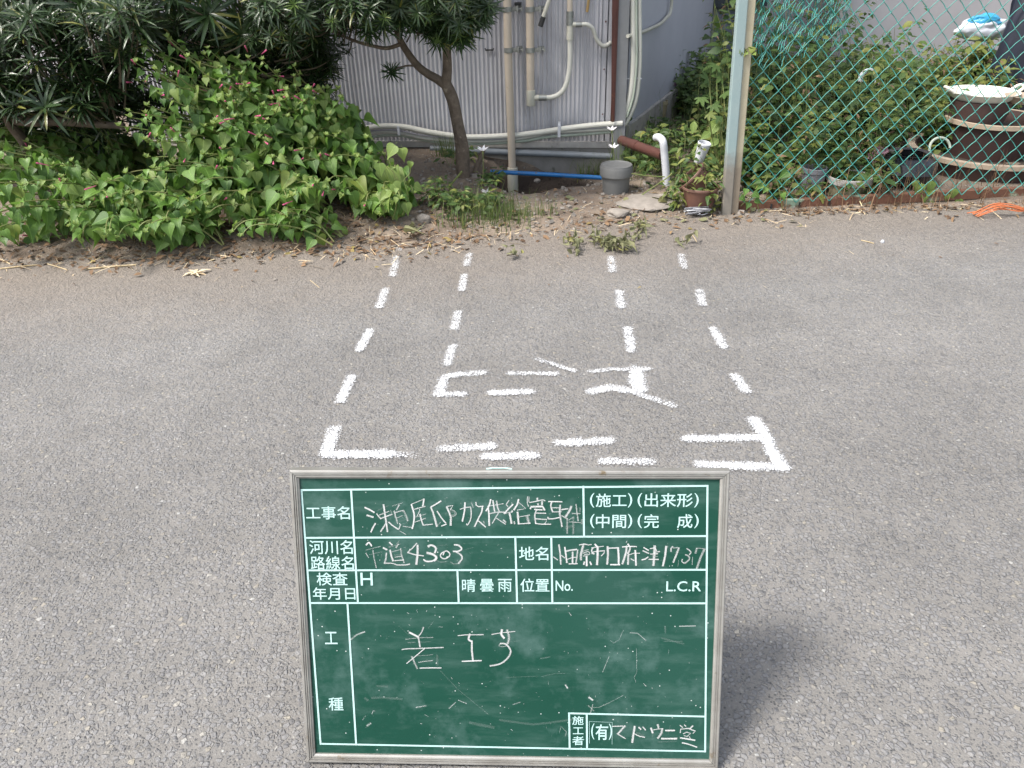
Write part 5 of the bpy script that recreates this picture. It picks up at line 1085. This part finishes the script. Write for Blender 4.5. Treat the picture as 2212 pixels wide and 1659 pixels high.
# vines crossing the rail at the post
v2=empty('fence_foot_vine',G(1640,455),'dusty vine rooted at the foot of the fence post growing over the rail','vine'); q=MB()
for P in ([(1600,445),(1625,420),(1650,395),(1658,380)],[(1640,458),(1630,430),(1600,418)],[(1690,452),(1683,410),(1675,385)]): q.tube(bez([D(x,y,3.25) for x,y in P],5),.0016,5)
q.obj('stem',M['stem'],v2,True)
for vx,vy,sz in [(1612,415,.03),(1628,424,.035),(1645,405,.03),(1600,432,.03),(1632,438,.03),(1618,445,.03),(1655,412,.028),(1700,378,.045),(1690,425,.03),(1640,395,.028)]:
    o=bpy.data.objects.new('leaf',HM[rv.randrange(4)]); link(o,v2); p=D(vx,vy-6,3.24); o.matrix_local=Matrix.Translation(-v2.location)@frame(p,(rv.uniform(-.9,.9),-.3,-.4),(0,-.9,.5),sz)
# purple leaved plant, potted flowers, pink flowers
pp=empty('purple_plant',D(1438,190,5.0),'purple leaved plant against the blue grey wall','plant'); L=LV(); P0=D(1438,200,5.0)
for i in range(40): L.add(ovalA[i%3],frame(P0+rvec(.035)+Vector((0,0,.02)),rvec()+Vector((0,0,.3)),(0,-.5,1),.05))
L.obj('foliage','purple',pp)
pk=empty('pink_flowers',D(1895,318,3.72),'pale pink blossoms among the weeds above the stained pot','flower'); q=MB()
for i in range(9):
    p=D(1895+rv.gauss(0,9),322+rv.gauss(0,11),3.72)
    for k in range(5):
        a=k*1.257; d=Vector((math.cos(a),-.6,math.sin(a))); m=frame(p,d,(0,-1,.2),.026); v,f,u=ovalA[0]; mm=np.array(m); q.add((v@mm[:3,:3].T+mm[:3,3]).tolist(),f)
q.obj('petals',M['palepink'],pk)['kind']='stuff'
L=LV()
for i in range(16): L.add(ovalA[i%3],frame(D(1895+rv.gauss(0,22),345+rv.gauss(0,16),3.74),rvec(),(0,-.5,1),.035))
L.obj('foliage','weed',pk)
plantobj('pot_plant','sprawling small leaved plant growing over both brown pots','plant',Vector((1.12,3.36,.1)),[(bc.x+.0,bc.y+.05,.26,.06,90),(bc.x-.07,bc.y+.02,.2,.06,70),(bc.x+.05,bc.y-.03,.16,.04,40),(bc.x-.10,bc.y+.02,.10,.06,34),(bc.x+.09,bc.y+.02,.22,.03,30),(bc.x+.03,bc.y,.15,.03,16)],[('weed',ovalA,.026),('weedy',ovalA,.028),('weed',lanceA,.045),('weedy',lanceA,.04)])
plantobj('planter_weeds','weeds growing inside the largest brown planter','weeds',Vector((t3.x,t3.y,.1)),[(t3.x+R3_*.6*math.cos(a),t3.y+R3_*.5*math.sin(a),.0,.05,60) for a in [i*.8 for i in range(8)]],[('weed',ovalA,.04),('weedy',ovalA,.035)]).location.z=max(.0,t3.z-.16)
# green leaved plants round the white elbow and the grasses behind the cap
plantobj('leafy_weed','knee high weeds around the white bent pipe','weeds',Vector((.8,3.7,0)),[(rv.uniform(.60,1.05),rv.uniform(3.55,4.1),rv.uniform(.08,.24),.07,34) for _ in range(22)],[('weed',ovalA,.03),('weed',lanceA,.05),('weedy',lanceA,.05),('weed',ovalA,.045)])
plantobj('leafy_weed','small weeds at the foot of the narrow leaved tree trunk','weeds',Vector((-.1,3.5,0)),[(rv.uniform(-.32,.0),rv.uniform(3.2,3.6),rv.uniform(.05,.14),.05,26) for _ in range(12)]+[(rv.uniform(-.28,-.05),rv.uniform(3.75,3.95),.08,.04,20) for _ in range(3)],[('weed',ovalA,.028),('weed',lanceA,.035),('weed',ovalA,.03),('weedy',lanceA,.03)])
# grass
def tufts(name,label,spots,mats=('grass',)):
    L=LV()
    for x,y,n,l,r in spots:
        for i in range(n):
            a=rv.uniform(0,6.3); p=Vector((x+rv.gauss(0,r),y+rv.gauss(0,r),0)); p.z=gz(p.x,p.y)-.004; q_=rv.uniform(.1,1.3); d=Vector((math.cos(a)*q_,math.sin(a)*q_,1)); s_=l*rv.uniform(.5,1.15); m=frame(p,d,(math.cos(a),math.sin(a),.1),s_); m=m@Matrix.Diagonal((rv.uniform(.6,1.2)*.12/max(s_,.06),1,1,1)); L.add(bladeA[rv.randrange(3)],m)
    o=L.obj(name,mats[0],None,'stuff'); tag(o,label,'grass'); return o
tufts('grass','green grass tufts between the tree and the dug hole',[(rv.uniform(-.24,.08),rv.uniform(3.10,3.32),20,.085,.035) for _ in range(20)]+[(rv.uniform(.05,.18),rv.uniform(3.2,3.32),18,.06,.025) for _ in range(4)])
tufts('tall_grass','long thin grass leaves behind the grey drain cap',[(rv.uniform(.5,.8),rv.uniform(3.68,3.9),16,.17,.025) for _ in range(12)]+[(rv.uniform(.62,1.0),rv.uniform(4.2,4.7),14,.18,.04) for _ in range(8)])
tufts('wall_grass','grass tufts along the foot of the shed wall',[(D(vx,320,4.05).x,3.98,26,.09,.02) for vx in(955,965,975,1275,1300,1255)])
tufts('dry_grass','yellowed grass blades along the fence rail',[(rv.uniform(1.2,3.0),rv.uniform(3.2,3.5),9,.14,.04) for _ in range(30)],('dry',))
# long stalks behind the cap, on the slab
q=MB()
for P in ([(1340,470),(1375,430),(1440,385),(1452,372)],[(1420,440),(1460,400),(1490,372)],[(1365,375),(1400,380),(1436,382)],[(1345,455),(1400,462),(1445,470)]): q.tube(bez([D(x,y,3.4+.02*i) for i,(x,y) in enumerate(P)],5),.0028,6)
o=q.obj('cut_stalks',M['stem'],None,True); tag(o,'long green cut stalks lying across the flat stone','stalk'); o['kind']='stuff'
# white rain lilies
def lily(pv,bv,Y,label):
    p=D(*pv,Y); b=D(*bv,Y); b.z=max(b.z,gz(b.x,b.y)-.01); e=empty('white_lily',b,label,'flower','white star shaped lilies')
    MB().tube(bez([b,b.lerp(p,.5)+Vector((.008,0,0)),p],5),.0014,6).obj('stem',M['stem'],e,True)
    v,f,u=lanceA[0]
    for k in range(6):
        a=k*PI/3+.3; m=np.array(frame(p,(math.cos(a),math.sin(a)*.7-.15,.75),(math.cos(a)*-.5,-.6,.6),.031)); mesh('petal',(v@m[:3,:3].T+m[:3,3]).tolist(),f,M['petal'],e,True)
    MB().tube([p-Vector((0,0,.012)),p],.003,6).obj('calyx',M['stem'],e)
lily((1043,326),(1036,425),3.45,'white lily on a bare stem right of the tree trunk')
lily((1321,282),(1318,345),3.95,'upper white lily in front of the grey corner post')
lily((1325,320),(1322,372),3.85,'lower white lily just above the grey drain cap')
lily((1052,418),(1050,430),3.4,'white lily lying low in the grass left of the pipe coupling')
# brown bulbs and dry tree stub right of trunk
q=MB(); a=D(1045,325,3.72); q.tube(bez([Vector((D(1022,392,3.72).x,3.72,.0)),D(1028,365,3.72),D(1037,345,3.72),D(1046,318,3.72)],5),[.016,.015,.015,.014,.014,.013,.013,.013,.012,.012,.012,.011,.011,.010,.010,.009],10)
o=q.obj('tree_stub',M['bark'],None,True); tag(o,'short forked dead stub beside the tree trunk','stump')
q=MB()
for P in ([(948,430),(951,400),(955,385)],[(958,425),(975,398),(990,380),(998,370)]): q.tube(bez([D(x,y,3.5) for x,y in P],5),.0045,8)
o=q.obj('cut_stems',M['stem'],None,True); tag(o,'two thick cut green stems sticking out of the soil left of the trunk','stem'); o['kind']='stuff'
# ---------------------------------------------------------------- litter
def litter(name,label,n,fn,kinds,cat):
    Ls={}
    for i in range(n):
        x,y=fn(); mt,arr,s0,s1=rv.choice(kinds); a=rv.uniform(0,6.3); z=max(gz(x,y),0)+rv.uniform(.003,.012); d=Vector((math.cos(a),math.sin(a),rv.gauss(0,.12))); Ls.setdefault(mt,LV()).add(arr[rv.randrange(len(arr))],frame(Vector((x,y,z)),d,Vector((rv.gauss(0,.35),rv.gauss(0,.35),1)),rv.uniform(s0,s1)))
    for k,L in Ls.items():
        o=L.obj(name,k,None,'stuff'); tag(o,label[k] if isinstance(label,dict) else label,cat)
M['strawl']=leafmat('straw_bits',(.30,.21,.12),(.62,.52,.36),.1,.8)
strawA=[leaf_arr([(0,.5),(.5,.5),(1,.4)],1,.045,.4,.05+.3*i) for i in range(3)]
def band():
    x=rv.choice([rv.uniform(-2.2,.0),rv.uniform(-1.6,-.3),rv.uniform(-.3,1.2),rv.uniform(1.2,3.2)]); return x,Ye(x)+rv.gauss(.05,.07)-(.02 if x<0 else 0)
litter('verge_litter',{'strawl':'pale straw bits strewn along the edge of the asphalt','dry':'small brown dry leaves along the edge of the asphalt'},1000,band,[('strawl',strawA,.02,.09),('strawl',strawA,.02,.05),('dry',lanceA,.015,.045),('dry',ovalA,.012,.03),('dry',lanceA,.015,.04)],'litter')
litter('bush_litter',{'dry':'thick brown leaf litter under the green bushes','strawl':'straw bits under the green bushes'},1500,lambda:(lambda x:(x,Ye(x)+rv.uniform(.0,.5)))(rv.uniform(-2.4,-.1)),[('dry',lanceA,.015,.04),('dry',ovalA,.012,.028),('dry',lanceA,.02,.045),('dry',lanceA,.015,.04),('strawl',strawA,.02,.05)],'litter')
litter('yard_litter',{'dry':'scattered dry leaves on the bare soil by the hole','strawl':'straw bits on the bare soil by the hole','wilt':'wilted green scraps on the bare soil'},230,lambda:(rv.uniform(-.1,1.25),rv.uniform(3.05,3.6)),[('dry',ovalA,.015,.04),('strawl',strawA,.02,.06),('wilt',ovalA,.02,.045)],'litter')
litter('fence_litter',{'dry':'brown dead leaves packed under the fence rail','strawl':'straw bits under the fence rail'},420,lambda:(rv.uniform(1.15,3.3),rv.uniform(3.2,3.27)),[('dry',lanceA,.012,.035),('dry',ovalA,.012,.028),('strawl',strawA,.02,.06)],'litter')
litter('road_bits',{'strawl':'a few stray straw bits on the asphalt','dry':'a few stray leaf bits on the asphalt'},70,lambda:(rv.uniform(-2,2.6),rv.uniform(2.45,2.95)),[('strawl',strawA,.015,.04),('dry',lanceA,.01,.02)],'litter')
q=MB(); rr=random.Random(8)      # gravel on the soil
for i in range(700):
    x=rr.uniform(-.4,1.3); y=rr.uniform(Ye(x)+.02,4.0); s_=rr.uniform(.003,.010)*(1 if rr.random()<.93 else 1.8); z=gz(x,y)+s_*.25
    rot=Matrix.Rotation(rr.uniform(0,6),3,'Z')@Matrix.Rotation(rr.uniform(0,1),3,'X'); q.box((x,y,z),(s_*1.6,s_*1.2,s_),rot)
o=q.obj('gravel',M['stone'],None); tag(o,'loose gravel scattered on the soil','gravel'); o['kind']='stuff'
# single pieces one can pick out
def straw(name,a,b,r,label,mat='straw',cat='straw'):
    A,B=G(*a),G(*b); A.z=B.z=r*1.1; q=MB(); q.tube([A,A.lerp(B,.5)+Vector((0,0,.001)),B],r,7); o=q.obj(name,M[mat],None,True); tag(o,label,cat)
straw('bamboo_stick',(187,583),(294,574),.0035,'pale jointed stick lying on the asphalt at left')
straw('straw_stalk',(0,582),(81,574),.0028,'pale dry stem at the left edge of the road')
straw('straw_stalk',(102,571),(145,584),.0022,'short pale dry stem slanting right below the left bush')
straw('straw_stalk',(0,560),(25,573),.0022,'forked dry stem at the very left edge')
straw('straw_stalk',(442,547),(488,559),.0012,'thin dry stalk on the asphalt below the middle bush')
straw('straw_stalk',(670,606),(690,622),.001,'fine straw left of the first dash')
straw('straw_stalk',(1888,527),(1860,520),.0018,'orange dry stalk beside the white pebble')
straw('straw_stalk',(1495,548-40),(1505,533-10),.0015,'thin twig on the asphalt right of the dead sprig')
L=LV(); c=G(420,594)
for k in range(9): L.add(lanceA[k%3],frame(c+Vector((rv.uniform(-.01,.01),rv.uniform(-.01,.01),.006)),(math.cos(k*.75+.2),math.sin(k*.75)*.6,.25),(0,0,1),rv.uniform(.035,.055)))
o=L.obj('dry_sprig','strawl',None,None); tag(o,'dry cream sprig lying on the asphalt at left','dry sprig')
def wiltsprig(P,label,n,sz):
    e=empty('wilted_sprig',G(*P[0]),label,'dead branch'); pts=bez([G(x,y)+Vector((0,0,.015)) for x,y in P],6); MB().tube(pts,.0022,6).obj('stem',M['twig'],e); lmw=leafmesh(heartA[3],'wilt'); 
    for i in range(n):
        p=pts[int(rv.random()*(len(pts)-1))]+Vector((rv.gauss(0,.012),rv.gauss(0,.02),rv.uniform(.0,.03))); o=bpy.data.objects.new('leaf',lmw); link(o,e); m=Matrix.Translation(-e.location)@frame(p,rvec()+Vector((0,0,-.2)),rvec()+Vector((0,0,.4)),sz*rv.uniform(.6,1.2)); o.matrix_local=m@Matrix.Diagonal((rv.uniform(.35,.9),1,1.6,1))
wiltsprig([(1225,538),(1240,525),(1250,540),(1240,548)],'small wilted grey green sprig on the asphalt edge, left one',24,.026)
wiltsprig([(1280,525),(1320,540),(1350,535),(1375,510),(1388,492)],'larger wilted grey green sprig beside the third row of dashes',80,.027)
wiltsprig([(1300,528),(1335,548),(1362,541)],'wilted leaves heaped at the top of the third row of dashes',34,.027)
wiltsprig([(1455,531),(1480,528),(1492,522)],'single curled yellowed leaf scrap at the top of the fourth row',5,.035)
wiltsprig([(885,520),(893,505),(900,525)],'wilted pale leaves fallen at the foot of the right bush',7,.05)
wiltsprig([(1095,560),(1112,558),(1120,562)],'tiny dry grass tuft on the asphalt near the second row',7,.022)
wiltsprig([(1415,468),(1425,452),(1432,440),(1440,420)],'large wilted leaf hanging over the flat stone',6,.08)
